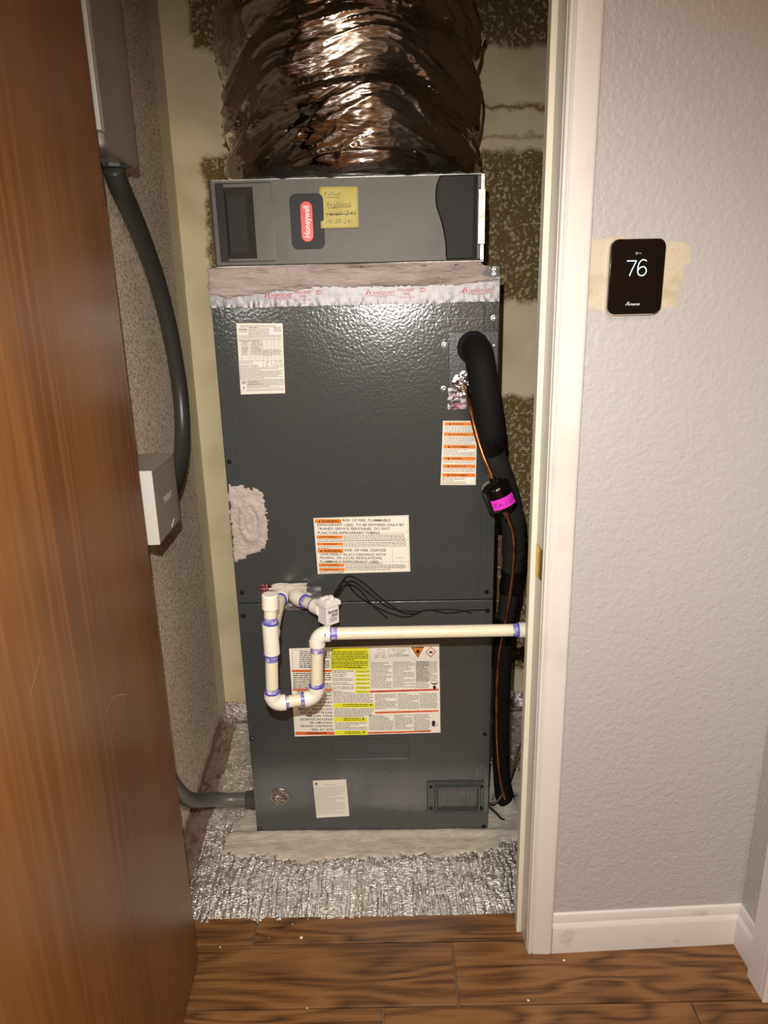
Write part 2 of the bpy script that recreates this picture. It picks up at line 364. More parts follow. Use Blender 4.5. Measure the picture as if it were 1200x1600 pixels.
class Sticker:
    """a stuck-on label: corners (TL,TR,BR,BL) on the face, laid out in any planar drawing units"""
    def __init__(s, corners, units, mats, th=.0004):
        s.c = corners; s.q = units; s.b = B(); s.mats = mats; s.th = th; s.n = B()
        cc = [(x, y, z) for (x, y, z) in corners]
        s.base = B(); fr = [(x, y-th, z) for x, y, z in cc]
        s.base.add(cc+fr, [(4, 7, 6, 5), (0, 1, 5, 4), (1, 2, 6, 5), (2, 3, 7, 6), (3, 0, 4, 7)])
    def st(s, X, Y):
        (ax, ay), (bx, by), (cx, cy), (dx, dy) = s.q; u = v = .5
        for _ in range(6):
            x = ax*(1-u)*(1-v)+bx*u*(1-v)+cx*u*v+dx*(1-u)*v; y = ay*(1-u)*(1-v)+by*u*(1-v)+cy*u*v+dy*(1-u)*v
            xu = (bx-ax)*(1-v)+(cx-dx)*v; yu = (by-ay)*(1-v)+(cy-dy)*v; xv = (dx-ax)*(1-u)+(cx-bx)*u; yv = (dy-ay)*(1-u)+(cy-by)*u
            D = xu*yv-xv*yu; ex, ey = X-x, Y-y; u += (ex*yv-xv*ey)/D; v += (xu*ey-ex*yu)/D
        return u, v
    def mp(s, X, Y):
        u, v = s.st(X, Y); a, b_, c, d = s.c
        return tuple(a[i]*(1-u)*(1-v)+b_[i]*u*(1-v)+c[i]*u*v+d[i]*(1-u)*v - ((s.th+s.lift) if i == 1 else 0) for i in range(3))
    lift = .0003
    def rect(s, x0, y0, x1, y1, mi): 
        s.lift = .00018
        s.b.add([s.mp(x0, y0), s.mp(x1, y0), s.mp(x1, y1), s.mp(x0, y1)], [(3, 2, 1, 0)], mi)
    def poly(s, pts, mi, lift=.0003):
        s.lift = lift; s.b.add([s.mp(*p) for p in pts], [tuple(range(len(pts)))], mi)
    def text(s, t, x0, yb, x1, yt, mi, bold=0.0, flip=False, shear=0):
        s.lift = .00032
        if flip: put_text(s.b, t, x0, x1, yb, yt, s.mp, mi, bold, shear, flip=True)
        else: put_text(s.b, t, x0, x1, yb, yt, s.mp, mi, bold, shear)
    def line(s, x0, y0, x1, y1, wd, mi):
        s.lift = .00025; ribbon(s.b, [(x0, y0), (x1, y1)], wd, s.mp, mi)
    def fine(s, x0, y0, x1, y1, pitch, mi, h=.42, slope=0.0, full=.97, gap=.35):
        """rows of print too small to read"""
        s.lift = .00025; y = y0; rn = random.Random(int(x0*7+y0*13))
        while y < y1:
            x = x0; xe = x1 if rn.random() < .75 else x0+(x1-x0)*rn.uniform(.45, .95)
            while x < xe-pitch*.5:
                wd = min(pitch*rn.uniform(.5, 2.4), xe-x); dy = slope*(x-x0)
                s.b.add([s.mp(x, y+dy), s.mp(x+wd, y+dy), s.mp(x+wd, y+dy+pitch*h), s.mp(x, y+dy+pitch*h)], [(3, 2, 1, 0)], mi); x += wd+pitch*gap
            y += pitch
    def done(s, name, parent, mat_, label=None):
        o = s.base.build(name, mat_, parent, smooth=False)
        if label: lab(o, label)
        s.b.build('printing', s.mats, o, smooth=False); return o

# ------------------------------------------------------------------ the room
WY = -.012                                     # front face of the hall wall
b = B(); b.box(.342, .80, WY, .105, 0, 2.44); 
wall_right = struct(b.build('wall_right', 'wall', smooth=False), 'light grey textured wall right of the closet door')
b = B(); b.box(.342, .36, .105, .106, 0, .01)
b = B(); b.box(-.444, .342, WY, .105, 2.07, 2.44); struct(b.build('wall_header', 'wall', smooth=False), 'grey wall above the closet opening')
b = B(); b.box(-1.3, -.444, WY, .105, 0, 2.44); struct(b.build('wall_left', 'wall', smooth=False), 'grey hall wall behind the open door')
b = B(); b.box(-1.42, -1.3, -2.6, .105, 0, 2.44); struct(b.build('wall_far_left', 'wall_plain', smooth=False), 'hall side wall beyond the open door')
b = B(); b.box(-1.42, 2.0, -2.72, -2.6, 0, 2.44); struct(b.build('wall_back', 'wall_plain', smooth=False), 'hall wall behind the camera')
b = B(); b.box(2.0, 2.12, -2.72, .105, 0, 2.44); struct(b.build('wall_far_right', 'wall_plain', smooth=False), 'far wall of the room at the right')
b = B(); b.box(.80, .92, -.147, .105, 0, 2.44); wall_return = struct(b.build('wall_return', 'wall', smooth=False), 'short grey return wall at the right corner')
b = B(); b.box(.92, 2.0, WY, .105, 0, 2.44); struct(b.build('wall_beyond', 'wall_plain', smooth=False), 'wall of the next room behind the return')
b = B(); b.box(-1.42, 2.12, -2.72, 1.10, 2.44, 2.54); struct(b.build('ceiling', 'ceiling', smooth=False), 'plain ceiling')
# closet
b = B(); b.box(-.60, .76, .992, 1.09, 0, 2.44); struct(b.build('wall_closet_back', 'closet_back', smooth=False), 'bare closet back wall with smooth compound bands and spattered board')
b = B(); b.box(-.60, -.502, .105, .992, 0, 2.44); wcl = struct(b.build('wall_closet_left', 'closet_side', smooth=False), 'tan spray-textured closet side wall')
b = B(); b.prism([(-.502, .992), (-.502, .90), (-.499, .93), (-.4975, .96), (-.497, .992)], (0, 0, 0), (1, 0, 0), (0, 1, 0), (0, 0, 1), 2.44); lab(b.build('corner_compound', 'closet_smooth', wcl), 'smooth compound strip in the corner')
b = B(); b.box(.66, .76, .105, .992, 0, 2.44); struct(b.build('wall_closet_right', 'closet_side', smooth=False), 'closet side wall behind the jamb')

# floor base and planks
b = B(); b.box(-1.42, 2.12, -2.72, 1.09, -.06, -.006); floor = struct(b.build('floor', 'grout', smooth=False), 'brown wood-look plank floor with grey-brown joints')
ar = radians(-2.2); ux = Vector((cos(ar), sin(ar), 0)); uy = Vector((-sin(ar), cos(ar), 0)); FO = Vector((.0, .0255, 0))
PW, PL, G = .1515, .622, .0035
rows = {0: -.2747, -1: .170, -2: .017, -3: .42, -4: .2, -5: -.1, -6: .33}
pm = None
for r in range(0, -19, -1):
    off = rows.get(r, (r*.37) % PL)
    for c in range(-4, 5):
        s0 = off+c*PL; t0 = r*PW
        d0 = G/2; ln = PL-G; wd = PW-G
        if r == 0: wd = .071
        mid = FO+ux*(s0+PL/2)+uy*(t0+PW/2)
        if not (-1.75 < mid.x < 2.3): continue
        key = 'first' if r == 0 else 'std'
        x0, x1 = 0, ln
        if r == 0:   # the row that ends at the closet lining, only inside the opening
            lo_x, hi_x = -.430-s0, .333-s0
            x0, x1 = max(0, lo_x), min(ln, hi_x)
            if x1-x0 < .02: continue
            bb = B(); bb.box(x0, x1, 0, wd, -.006, 0)
            o = bb.build('plank', 'plank', floor, bevel=.0012, seg=1)
        elif -1.3 < mid.y:
            if pm is None:
                bb = B(); bb.box(0, ln, 0, wd, -.006, 0); o = bb.build('plank', 'plank', floor, bevel=.0012, seg=1); pm = o
            else:
                o = pm.copy(); C.objects.link(o)
        else:
            if mid.x < -1.35-.3 or mid.x > 2.2: continue
            o = pm.copy(); C.objects.link(o)
        o.parent = floor; o.location = FO+ux*(s0+d0)+uy*(t0+d0); o.rotation_euler = (0, 0, ar)

# closet-front trim: jamb, stop, casing with a small rounded inner edge
tr = B(); tr.box(.330, .3422, -.0135, .095, 0, 2.058); 
trim_1 = struct(tr.build('trim_1', 'trim', bevel=.001, seg=1), 'cream-white door jamb right of the closet opening')
b = B(); b.box(.3185, .330, .033, .0545, .0, 2.05); o = b.build('door_stop', 'trim_old', trim_1, bevel=.0015); lab(o, 'yellowed worn door stop strip')
prof = [(.3315, WY), (.3315, -.020), (.3325, -.0225), (.335, -.0235), (.3385, -.0225), (.3405, -.0205), (.343, -.0240), (.377, -.0265), (.3815, -.0255), (.3830, -.023), (.3830, WY)]
b = B(); b.prism(prof, (0, 0, 0), (1, 0, 0), (0, 1, 0), (0, 0, 1), 2.10); lab(b.build('casing', 'trim', trim_1, ang=50), 'flat white casing with a beaded inner edge')
b = B(); b.prism([(-.012, 0), (-.012, .0018), (.022, .0018), (.027, .0012), (.0330, -.004), (.0350, -.010), (.0335, -.0105), (.030, -.0060), (.024, 0)], (.3300, .021, .868), (0, -1, 0), (-1, 0, 0), (0, 0, 1), .060)
sp = b.build('strike_plate', 'brass', trim_1, bevel=.0006, seg=1); lab(sp, 'brass strike plate with a curved lip')
b = B()
for z in (.872, .919): b.cyl((.3284, .014, z), (.3275, .014, z), .003, .0028, 12)
b.build('screw', 'brass', sp)
b = B(); b.box(-.458, -.444, -.0135, .107, 0, 2.058); b.box(-.444, .33, -.0135, .107, 2.045, 2.07)
struct(b.build('trim_2', 'trim', bevel=.001, seg=1), 'hinge-side jamb and head jamb of the closet opening')
# baseboards
def base_prof(t=.0135, h=.098):
    return [(0, 0), (t, 0), (t, h*.66), (t*.92, h*.70), (t*.55, h*.78), (t*.55, h*.88), (t*.35, h*.97), (t*.1, h), (0, h)]
b = B(); b.prism(base_prof(), (.3832, WY, 0), (0, -1, 0), (0, 0, 1), (1, 0, 0), .4168); struct(b.build('baseboard_right', 'base', ang=25), 'white baseboard under the thermostat wall')
b = B(); b.prism(base_prof(), (.80, WY-.003, 0), (-1, 0, 0), (0, 0, 1), (0, -1, 0), .0855); struct(b.build('baseboard_return', 'base', ang=25), 'short white baseboard on the return wall')
b = B(); b.box(.7755, .7995, -.1500, -.1008, 0, 2.1); b.box(.7755, .925, -.163, -.150, 0, 2.06)
struct(b.build('trim_3', 'base', bevel=.0015), 'white casing and jamb end at the right edge')
# head casing, out of view
b = B(); b.box(-.50, .383, -.026, WY, 2.058, 2.11); struct(b.build('trim_4', 'trim', bevel=.001), 'head casing above the closet opening')
# bare patch round the thermostat
pout = [(.3835, 1.4615), (.405, 1.463), (.43, 1.466), (.50, 1.458), (.543, 1.456), (.553, 1.448), (.5535, 1.424), (.540, 1.412), (.545, 1.402), (.538, 1.386), (.541, 1.352), (.50, 1.349), (.428, 1.336), (.412, 1.346), (.3835, 1.351)]
b = blob(pout, .002, lambda s, t: .0006+0*s, lambda s, t, h: (s, WY-h, t), jag=.0022, seed=3, jscale=(130, 130), edge=.004)
lab(b.build('bare_patch', 'patch', wall_right), 'beige unpainted patch round the thermostat')

# ------------------------------------------------------------------ brown door, open at a right angle
b = B(); b.box(-.4195, -.3850, -.765, -.004, .013, 2.035)
door = b.build('door_1', 'door', bevel=.0015); struct(door, 'brown varnished flush door standing open at the left')
b = B()
for pts in ([(-.30, .80), (-.262, .806), (-.235, .797), (-.20, .778)], [(-.29, .757), (-.25, .772), (-.21, .776)], [(-.26, .757), (-.235, .768), (-.20, .785), (-.17, .79)],
            [(-.155, .70), (-.145, .735), (-.135, .75)], [(-.21, .29), (-.195, .300)], [(-.235, .27), (-.205, .285)], [(-.16, .36), (-.14, .355)], [(-.44, .43), (-.43, .445)], [(-.18, .17), (-.165, .15)], [(-.49, .95), (-.465, .97), (-.455, .98)]):
    ribbon(b, [(p.x, p.y) for p in spline([(q[0], q[1], 0) for q in pts], 4)], .0011, lambda s, t: (-.3848, s, t))
lab(b.build('scratch', 'scratch', door, smooth=False), 'fine pale scratches on the door face')
for z in (.25, 1.05, 1.82):
    b = B(); b.cyl((-.424, -.0105, z), (-.424, -.0105, z+.09), .0055, None, 12); b.box(-.4195, -.387, -.0045, -.0035, z, z+.09); b.build('hinge', 'brass', door)

# ------------------------------------------------------------------ foil-faced duct board lining the closet floor
duct_board = thing('duct_board', 'silver foil-faced duct board lining the closet floor under the grey air handler', 'duct board', (0, .55, 0))
IB = inv_of(duct_board)
X, Y = np.meshgrid(np.arange(-.501, .659, .0017), np.linspace(0, 1, 190))
cell = .0036
Yf = .1035 + (-.0190)*((X+.42)/.755); Yb = .9915
Y = Yf + (Yb-Yf)*Y
front = np.clip((.40-Y)/.06, 0, 1)
wx = X + .012*vnoise(X*9, Y*14, 4); wy = Y+.010*vnoise(X*14, Y*9, 5)
lines = .25+.75*vnoise(X*20, Y*16, 14)
Z = -.0060*ridge(wx*70, Y*5, 1)**9*front*lines - .0034*ridge(wx*150, Y*9, 2)**6*front + .0022*ridge(X*16, Y*40, 12)*front
Z += (1-front)*(.0020*ridge(X*11, wy*60, 3)+.0012*ridge(X*20, wy*120, 6))
Z += .0012*vnoise(X*60, Y*60, 8)
for (cx, cy) in ((-.372, .19), (.285, .170), (.05, .235), (-.40, .40)):           # dimples where fasteners pull the facing in, with radiating creases
    d = np.hypot(X-cx, Y-cy); th = np.arctan2(Y-cy, X-cx)
    wgt = np.exp(-(d/.055)**2); Z = Z*(1-wgt*.7) + wgt*(.0035*ridge(th*4.5+50, d*6, 9)-.004*np.exp(-(d/.012)**2)+.001)
Z -= .0015
b = B(); grid_mesh(b, X, Y, Z)
b.build('foil_facing', 'foil_floor', duct_board, IB, ang=60)
b = B(); b.add([(X[0, 0], Y[0, 0], -.006), (X[0, -1], Y[0, -1], -.006), (.659, .9915, -.006), (-.501, .9915, -.006), (X[0, 0], Y[0, 0], -.0035), (X[0, -1], Y[0, -1], -.0035), (.659, .9915, -.0035), (-.501, .9915, -.0035)],
                 [(0, 3, 2, 1), (4, 5, 6, 7), (0, 1, 5, 4), (1, 2, 6, 5), (2, 3, 7, 6), (3, 0, 4, 7)]); b.build('board_core', 'mastic', duct_board, IB)
def strip(x0, x1, y0, y1, zs, ax, seed, cell=.004, up=.035):
    """foil tape folded into the wall/floor corner"""
    b = B()
    if ax == 'y':
        S_, T_ = np.meshgrid(np.arange(0, 1.001, .02), np.arange(y0, y1, cell)); h = .0035*ridge(S_*3+T_*6, T_*22, seed)+.002*vnoise(S_*30, T_*120, seed+1)
        wl = np.where(S_ < .35, (1-S_/.35), 0); fl = np.where(S_ > .35, (S_-.35)/.65, 0)
        grid_mesh(b, x0+fl*(x1-x0)+h*.6+.001+.010*(vnoise(T_*16, S_*0, seed+2)-.5)*fl, T_, .0012+wl*up*(.7+.5*vnoise(T_*18, S_*0, seed+3))+h)
    else:
        S_, T_ = np.meshgrid(np.arange(x0, x1, cell), np.arange(0, 1.001, .02)); h = .003*ridge(S_*30, T_*3, seed)+.002*vnoise(S_*120, T_*30, seed+1)
        wl = np.where(T_ < .45, (1-T_/.45), 0); fl = np.where(T_ > .45, (T_-.45)/.55, 0)
        grid_mesh(b, S_, .9905-fl*(y1-y0)-h*.6-.001, .0012+wl*up*(.80+.3*vnoise(S_*14, T_*0, seed+3)+.18*vnoise(S_*110, T_*0, seed+4))+h*1.6)
    return b
lab(strip(-.5005, -.452, .13, .985, 0, 'y', 21).build('foil_tape', 'foil_tape_pink', duct_board, IB, ang=60), 'dull pinkish foil tape along the left wall')
strip(-.50, .655, .93, .99, 0, 'x', 31).build('foil_tape', 'foil_wad', duct_board, IB, ang=60)
# mastic apron brushed round the foot of the cabinet
ao = [(-.398, .318), (-.395, .372), (-.372, .395), (-.362, .45), (-.352, .56), (-.338, .66), (-.28, .66), (.33, .66), (.40, .62), (.455, .60), (.52, .50), (.50, .37), (.40, .325), (.345, .305), (.31, .272), (.27, .262), (.25, .280), (.20, .262), (.10, .277), (-.02, .274), (-.12, .272), (-.19, .268), (-.25, .285), (-.30, .296), (-.345, .297)]
b = blob(ao, .0032, lambda s, t: .0050+.0022*vnoise(s*18, t*70, 2)+.0012*vnoise(s*90, t*200, 3)+.004*np.exp(-((t-.362+.05*s)/.012)**2), lambda s, t, h: (s, t, h-.0005), jag=.010, seed=11, jscale=(110, 26), edge=.01)
lab(b.build('mastic_apron', 'mastic', duct_board, IB, ang=60), 'grey brushed-on sealant round the cabinet foot')

# ------------------------------------------------------------------ air handler
AH = (.0012, .374, 0); AR = radians(-2.9)
ah = thing('air_handler', 'tall dark slate-grey air handler cabinet standing in the closet, covered in labels', 'air handler', AH, AR)
HW = .3118
b = B(); b.box(-HW, HW, .004, .560, .0055, 1.437); ah_body = b.build('cabinet', 'enamel_smooth', ah, bevel=.002)
# front panels with raised fields pressed in
b = B(); b.box(-HW+.0005, HW-.0005, -.004, .0035, .6765, 1.440); up_p = b.build('upper_panel', 'enamel', ah, bevel=.0015)
b = B(); b.box(-HW+.0005, HW-.0005, -.004, .0035, .0065, .6735); lo_p = b.build('lower_panel', 'enamel', ah, bevel=.0015)
def emboss(parent, poly, closed=True, w_=.0016, y=-.0042, name='embossed_line'):
    b = B(); pts = list(poly)+([poly[0]] if closed else []); pts = [Vector((p[0], y, p[1])) for p in pts]
    b.tube(pts, w_/2, 6, caps=False); return b.build(name, 'enamel_smooth', parent)
emboss(up_p, rrect(.176, .300, 1.142, 1.3345, .018), name='embossed_frame')
emboss(up_p, rrect(.0, .281, 1.334, 1.362, .012), name='embossed_pill')
emboss(up_p, rrect(-.285, .2785, .6865, 1.3700, .02), name='embossed_border')
emboss(lo_p, rrect(-.2855, .272, .030, .6420, .02)[:0] or [(-.285, .6585), (.255, .6585)], closed=False, name='embossed_rib')
emboss(lo_p, [(-.285, .648), (.255, .648)], closed=False, name='embossed_rib')
emboss(lo_p, [(.272, .02), (.272, .64)], closed=False, name='embossed_rib', w_=.001)
emboss(lo_p, rrect(-.097, .1012, .2308, .290, .006), name='embossed_plate')
b = B(); b.box(-.094, .099, -.0062, -.0036, .2300, .2325); b.build('embossed_lip', 'enamel_smooth', lo_p, bevel=.0012)
b = B(); b.prism([(.02*cos(q*pi/12), .02*sin(q*pi/12)) for q in range(24)], (.0, -.004, .955), (1, 0, 0), (0, 0, 1), (0, -1, 0), .0006); b.build('embossed_disc', 'enamel', up_p, bevel=.0004, seg=1)
# screws
def screw(u, z, parent, m_='screw', r=.0048, y=-.004):
    b = B(); b.tube([(u, y+.0005, z), (u, y-.0008, z), (u, y-.0010, z), (u, y-.0030, z), (u, y-.0042, z)], [r*1.35, r*1.3, r, r*.95, r*.6], 6 if m_ == 'screw' else 12); return b.build('screw', m_, parent)
for u, z in ((.295, .695), (-.297, .704), (.2989, 1.3335), (.300, 1.2766), (.1923, 1.279), (.191, 1.1844), (-.3005, 1.028)): screw(u, z, up_p, 'steel' if z > 1.15 else 'screw')
for u, z in ((.298, .646), (-.2984, .6426), (-.3023, .2953), (.2977, .2995), (-.304, .0162), (.3, .0150)): screw(u, z, lo_p)
# refrigerant access plate
b = B(); b.box(.2025, .3085, -.0068, -.0042, 1.1630, 1.3050); plate = b.build('access_plate', 'enamel_smooth', ah, bevel=.001)
b = B(); b.tube([(.2555, -.0064, 1.272), (.2555, -.0095, 1.272)], [.036, .033], 32); lab(b.build('grommet', 'black_rubber', ah), 'black rubber grommet')
# mastic patch on the left edge with a ring in it
mo = [(-.3105, .979), (-.2858, .9746), (-.2374, .9629), (-.2252, .9441), (-.2219, .9051), (-.2227, .8497), (-.2274, .8257), (-.2441, .8066), (-.272, .8023), (-.2884, .7896), (-.3105, .7840)]
def hp(s, t):
    d = np.hypot((s+.262)/.022, (t-.885)/.045)
    return .0035+.002*vnoise(s*90, t*90, 4)+.0045*np.exp(-((d-1)/.22)**2)+.0025*np.exp(-((d-.45)/.18)**2)
b = blob(mo, .0022, hp, lambda s, t, h: (s, -.004-h, t), jag=.0045, seed=5, jscale=(150, 150), edge=.006)
lab(b.build('sealant_patch', 'mastic_patch', ah, ang=60), 'pale pinkish sealant smeared on the left edge')
# foil tape strip and mastic band over the top joint
S_, T_ = np.meshgrid(np.linspace(-.3135, .3100, 250), np.linspace(0, 1, 30))
bot = 1.3668+.0016*(vnoise(S_*150, T_*0, 3)-.5)+.002*vnoise(S_*30, T_*0, 6); Zt = bot+(1.425-bot)*T_
Yt = -.0050-.0007*vnoise(S_*22, T_*4, 2)-.0003*ridge(S_*70, T_*6, 7)-.0030*(1-T_)**5*vnoise(S_*190, T_*4, 8)
b = B(); grid_mesh(b, S_, Yt, Zt); ft = b.build('foil_tape', 'foil_tape', ah, ang=60)
MTP = B(); tm = lambda y: (lambda s, t: (s, y, t))
def tape_words(b, s0, z0, sc_=1.0, y=-.0084):
    m_ = tm(y)
    b.add([m_(s0+.001, z0), m_(s0+.005, z0), m_(s0+.009, z0+.0105), m_(s0+.007, z0+.0105)], [(0, 1, 2, 3)]); b.add([m_(s0+.010, z0), m_(s0+.0135, z0), m_(s0+.0115, z0+.007), m_(s0+.0095, z0+.009)], [(0, 1, 2, 3)])
    put_text(b, 'HARDCAST', s0+.018, s0+.064, z0+.0005, z0+.0065, m_, bold=.01)
    ribbon(b, [(s0+.004, z0-.002), (s0+.066, z0-.002)], .0007, m_)
    put_text(b, '877-495-4822', s0+.022, s0+.048, z0-.006, z0-.0034, m_)
def tape_words2(b, s0, z0, y=-.0084):
    m_ = tm(y)
    put_text(b, 'FOIL-GRIP', s0, s0+.036, z0+.007, z0+.0125, m_, bold=.01); put_text(b, '1402', s0+.011, s0+.026, z0-.001, z0+.0045, m_, bold=.01)
    put_text(b, 'Rolled Mastic Sealant', s0, s0+.038, z0-.0065, z0-.0040, m_)
    ribbon(b, [(s0+.053+.006*cos(q*pi/6), z0+.009+.004*sin(q*pi/6)) for q in range(13)], .0012, m_); put_text(b, 'R', s0+.051, s0+.055, z0+.0075, z0+.0115, m_, bold=.01)
for s0, f_ in ((-.196, 0), (.022, 0), (.228, 0), (-.130, 1), (.092, 1)):
    MTP = B(); (tape_words2(MTP, s0, 1.3865) if f_ else tape_words(MTP, s0, 1.388)); MTP.build('printing', 'magenta_print', ft, smooth=False)
bo = [(-.3140, 1.4475), (-.2, 1.4485), (.0, 1.4485), (.268, 1.4475), (.286, 1.440), (.278, 1.424), (.290, 1.418), (.309, 1.416), (.3095, 1.408), (.26, 1.405), (.15, 1.402), (.03, 1.4035), (-.05, 1.4065), (-.12, 1.4010), (-.17, 1.397), (-.22, 1.392), (-.27, 1.386), (-.3145, 1.396)]
b = blob(bo, .0020, lambda s, t: .0030+.0028*vnoise(s*26, t*170, 3)+.0015*vnoise(s*80, t*380, 4), lambda s, t, h: (s, -.0062-h, t), jag=.0028, seed=8, jscale=(60, 220), edge=.006)
lab(b.build('sealant_band', 'mastic_band', ah, ang=60), 'pinkish-grey sealant brushed over the top joint')
b = B(); b.tube([(-.312, -.006, 1.4455), (-.2, -.0065, 1.4475), (.0, -.0065, 1.4482), (.27, -.006, 1.4475)], .0035, 8); b.build('sealant_bead', 'mastic_band', ah)
b = B(); b.box(.272, .3095, -.0065, -.0042, 1.418, 1.4405); br = b.build('corner_bracket', 'enamel_smooth', ah, bevel=.001)
for z in (1.4335, 1.4240): screw(.2985, z, br, 'steel', .0040, -.0065)

# labels
Yf_ = -.0042
def cor(a): return [(u, Yf_, z) for u, z in a]
s = Sticker(cor([(-.1142, .8895), (.1095, .8925), (.1116, .7511), (-.1105, .7486)]), [(68, 185), (1058, 155), (1072, 745), (100, 778)], ['print', 'orange', 'print_grey'])
for (x0, y0, x1, y1) in ((84, 196, 358, 238), (98, 365, 366, 397), (100, 441, 370, 470), (104, 507, 374, 548), (112, 664, 380, 692), (114, 712, 384, 742)): s.rect(x0, y0, x1, y1, 1)
for (x, y) in ((118, 232), (130, 540)): s.poly([(x, y), (x+24, y), (x+12, y-26)], 0)
s.text('WARNING', 150, 232, 330, 204, 0, .02); s.text('WARNING', 164, 541, 346, 514, 0, .02)
for x, y, t_ in ((125, 390, 'AVERTISSEMENT'), (165, 463, 'ADVERTENCIA'), (140, 687, 'AVERTISSEMENT'), (165, 736, 'ADVERTENCIA')): s.text(t_, x, y, x+190 if 'TISS' in t_ else x+145, y-16, 0, .01)
for t_, x0, yb, x1 in (('RISK OF FIRE. FLAMMABLE', 372, 221, 868), ('REFRIGERANT USED. TO BE REPAIRED ONLY BY', 106, 268, 1010), ('TRAINED SERVICE PERSONNEL. DO NOT', 106, 308, 864), ('PUNCTURE REFRIGERANT TUBING.', 108, 350, 766),
                       ('RISK OF FIRE. DISPOSE', 388, 533, 820), ('OFPROPERLY IN ACCORDANCE WITH', 122, 578, 812), ('FEDERAL OR LOCAL REGULATIONS.', 124, 615, 780), ('FLAMMABLE REFRIGERANT USED.', 126, 655, 748)):
    s.text(t_, x0, yb, x1, yb-27, 0, .012)
s.fine(378, 366, 1020, 420, 17, 2, slope=-.02); s.fine(106, 402, 370, 432, 17, 2); s.fine(378, 440, 1030, 478, 17, 2, slope=-.02); s.fine(108, 478, 372, 500, 17, 2)
s.fine(388, 664, 1030, 702, 17, 2, slope=-.02); s.fine(116, 696, 380, 708, 14, 2); s.fine(392, 712, 1026, 745, 17, 2, slope=-.02); s.fine(118, 748, 385, 768, 17, 2)
for y in (352, 430, 498, 655, 703): s.line(86+(y-180)*.05, y+4, 1050+(y-180)*.03, y-18, 2, 0)
for a_ in (((80, 190), (1050, 163)), ((1050, 163), (1062, 740)), ((1062, 740), (108, 772)), ((108, 772), (80, 190))): s.line(*a_[0], *a_[1], 2, 0)
s.line(884, 483, 888, 640, 2, 0); s.text('2045-8710', 920, 602, 1000, 592, 2)
s.done('warning_label', ah, 'paper_warm', 'white and orange fire-risk warning label')

s = Sticker(cor([(.1897, 1.1127), (.2662, 1.1111), (.2653, .9622), (.1839, .9638)]), [(170, 1052), (477, 1048), (440, 1582), (150, 1585)], ['print', 'orange', 'print_grey'])
s.q = [(170, 1052), (453, 1050), (442, 1583), (150, 1585)]
for y0, y1, t_ in ((1062, 1090, 'WARNING'), (1148, 1176, 'ADVERTENCIA'), (1248, 1278, 'AVERTISSEMENT'), (1346, 1375, 'WARNING'), (1411, 1439, 'ADVERTENCIA'), (1485, 1515, 'AVERTISSEMENT')):
    k = (y0-1062)*.035; s.rect(182-k, y0, 440-k*.2, y1, 1)
    s.poly([(217-k, y1-5), (238-k, y1-5), (227-k, y0+4)], 0); s.text(t_, 247-k, y1-6, (338 if t_ == 'WARNING' else 375 if t_[2] == 'V' else 392)-k, y0+7, 0, .015)
for y0, y1 in ((1097, 1142), (1184, 1240), (1286, 1338), (1382, 1404), (1445, 1478)): s.fine(185-(y0-1062)*.035, y0, 432, y1, 11, 2)
s.fine(164, 1522, 360, 1574, 11, 2)
for a_ in (((178, 1058), (447, 1056)), ((447, 1056), (436, 1577)), ((436, 1577), (158, 1579)), ((158, 1579), (178, 1058))): s.line(*a_[0], *a_[1], 1.5, 0)
s.done('warning_label', ah, 'paper_warm', 'tall narrow label with six orange warning bars')

s = Sticker(cor([(-.2594, 1.3351), (-.1588, 1.3329), (-.1626, 1.1819), (-.2619, 1.1812)]), [(157, 137), (555, 139), (580, 742), (200, 741)], ['print', 'print_grey'])
s.fine(190, 156, 500, 168, 10, 1); s.fine(262, 172, 440, 236, 11, 1); s.fine(480, 172, 545, 210, 11, 1); s.rect(175, 184, 255, 188, 0); s.rect(177, 208, 256, 211, 0); s.fine(180, 190, 250, 206, 8, 1)
for y in (238, 262, 272, 288, 302, 316, 330, 344, 358, 372, 386, 400, 414, 432): s.line(165+(y-137)*.07, y, 556+(y-137)*.04, y, 1.4, 1)
for k, x in enumerate((205, 275, 322, 360, 388, 426, 462, 490, 528)): s.line(x-8, 262, x+4, 450, 1.4, 1)
s.fine(208, 290, 262, 405, 12, 1); s.fine(285, 290, 386, 400, 12, 1); s.fine(390, 362, 550, 412, 12, 1); s.fine(175, 242, 545, 260, 10, 1); s.fine(175, 275, 545, 286, 8, 1)
s.line(180, 452, 560, 452, 2, 0); s.line(188, 513, 566, 513, 2, 0); s.line(388, 452, 392, 513, 2, 0)
s.text('MINIMUM', 188, 478, 300, 460, 0, -.01); s.text('ROOM AREA', 190, 507, 348, 487, 0, -.01)
s.text('m', 415, 478, 432, 462, 0); s.text('2', 433, 468, 438, 460, 0); s.text('|', 460, 480, 463, 455, 0); s.text('24.02', 486, 476, 552, 456, 0, -.01); s.text('(ft )', 410, 508, 436, 484, 0, -.01); s.text('1,226.23', 466, 506, 562, 484, 0, -.01)
s.fine(190, 520, 560, 606, 10.5, 1); s.fine(250, 620, 570, 668, 11, 1); s.fine(250, 674, 530, 690, 10, 1); s.fine(250, 700, 570, 716, 9, 1); s.fine(210, 700, 240, 716, 8, 1); s.line(190, 616, 572, 616, 1.4, 0)
s.line(388, 626, 390, 664, 1.5, 0)
s.text('REFRIGERANT', 264, 640, 360, 630, 0, .01); s.text('SAFETY GROUP A2L', 250, 660, 384, 650, 0, .01)
s.poly([(202, 638), (224, 657), (247, 638), (224, 619)], 0); s.poly([(208, 638), (224, 652), (241, 638), (224, 624)], 2 if len(s.mats) > 2 else 1, .0004); s.mats.append('paper'); s.b.m[-1] = 2
s.poly([(220, 645), (228, 645), (229, 637), (224, 630), (219, 637)], 0, .0005)
s.poly([(215, 690), (237, 690), (226, 668)], 1)
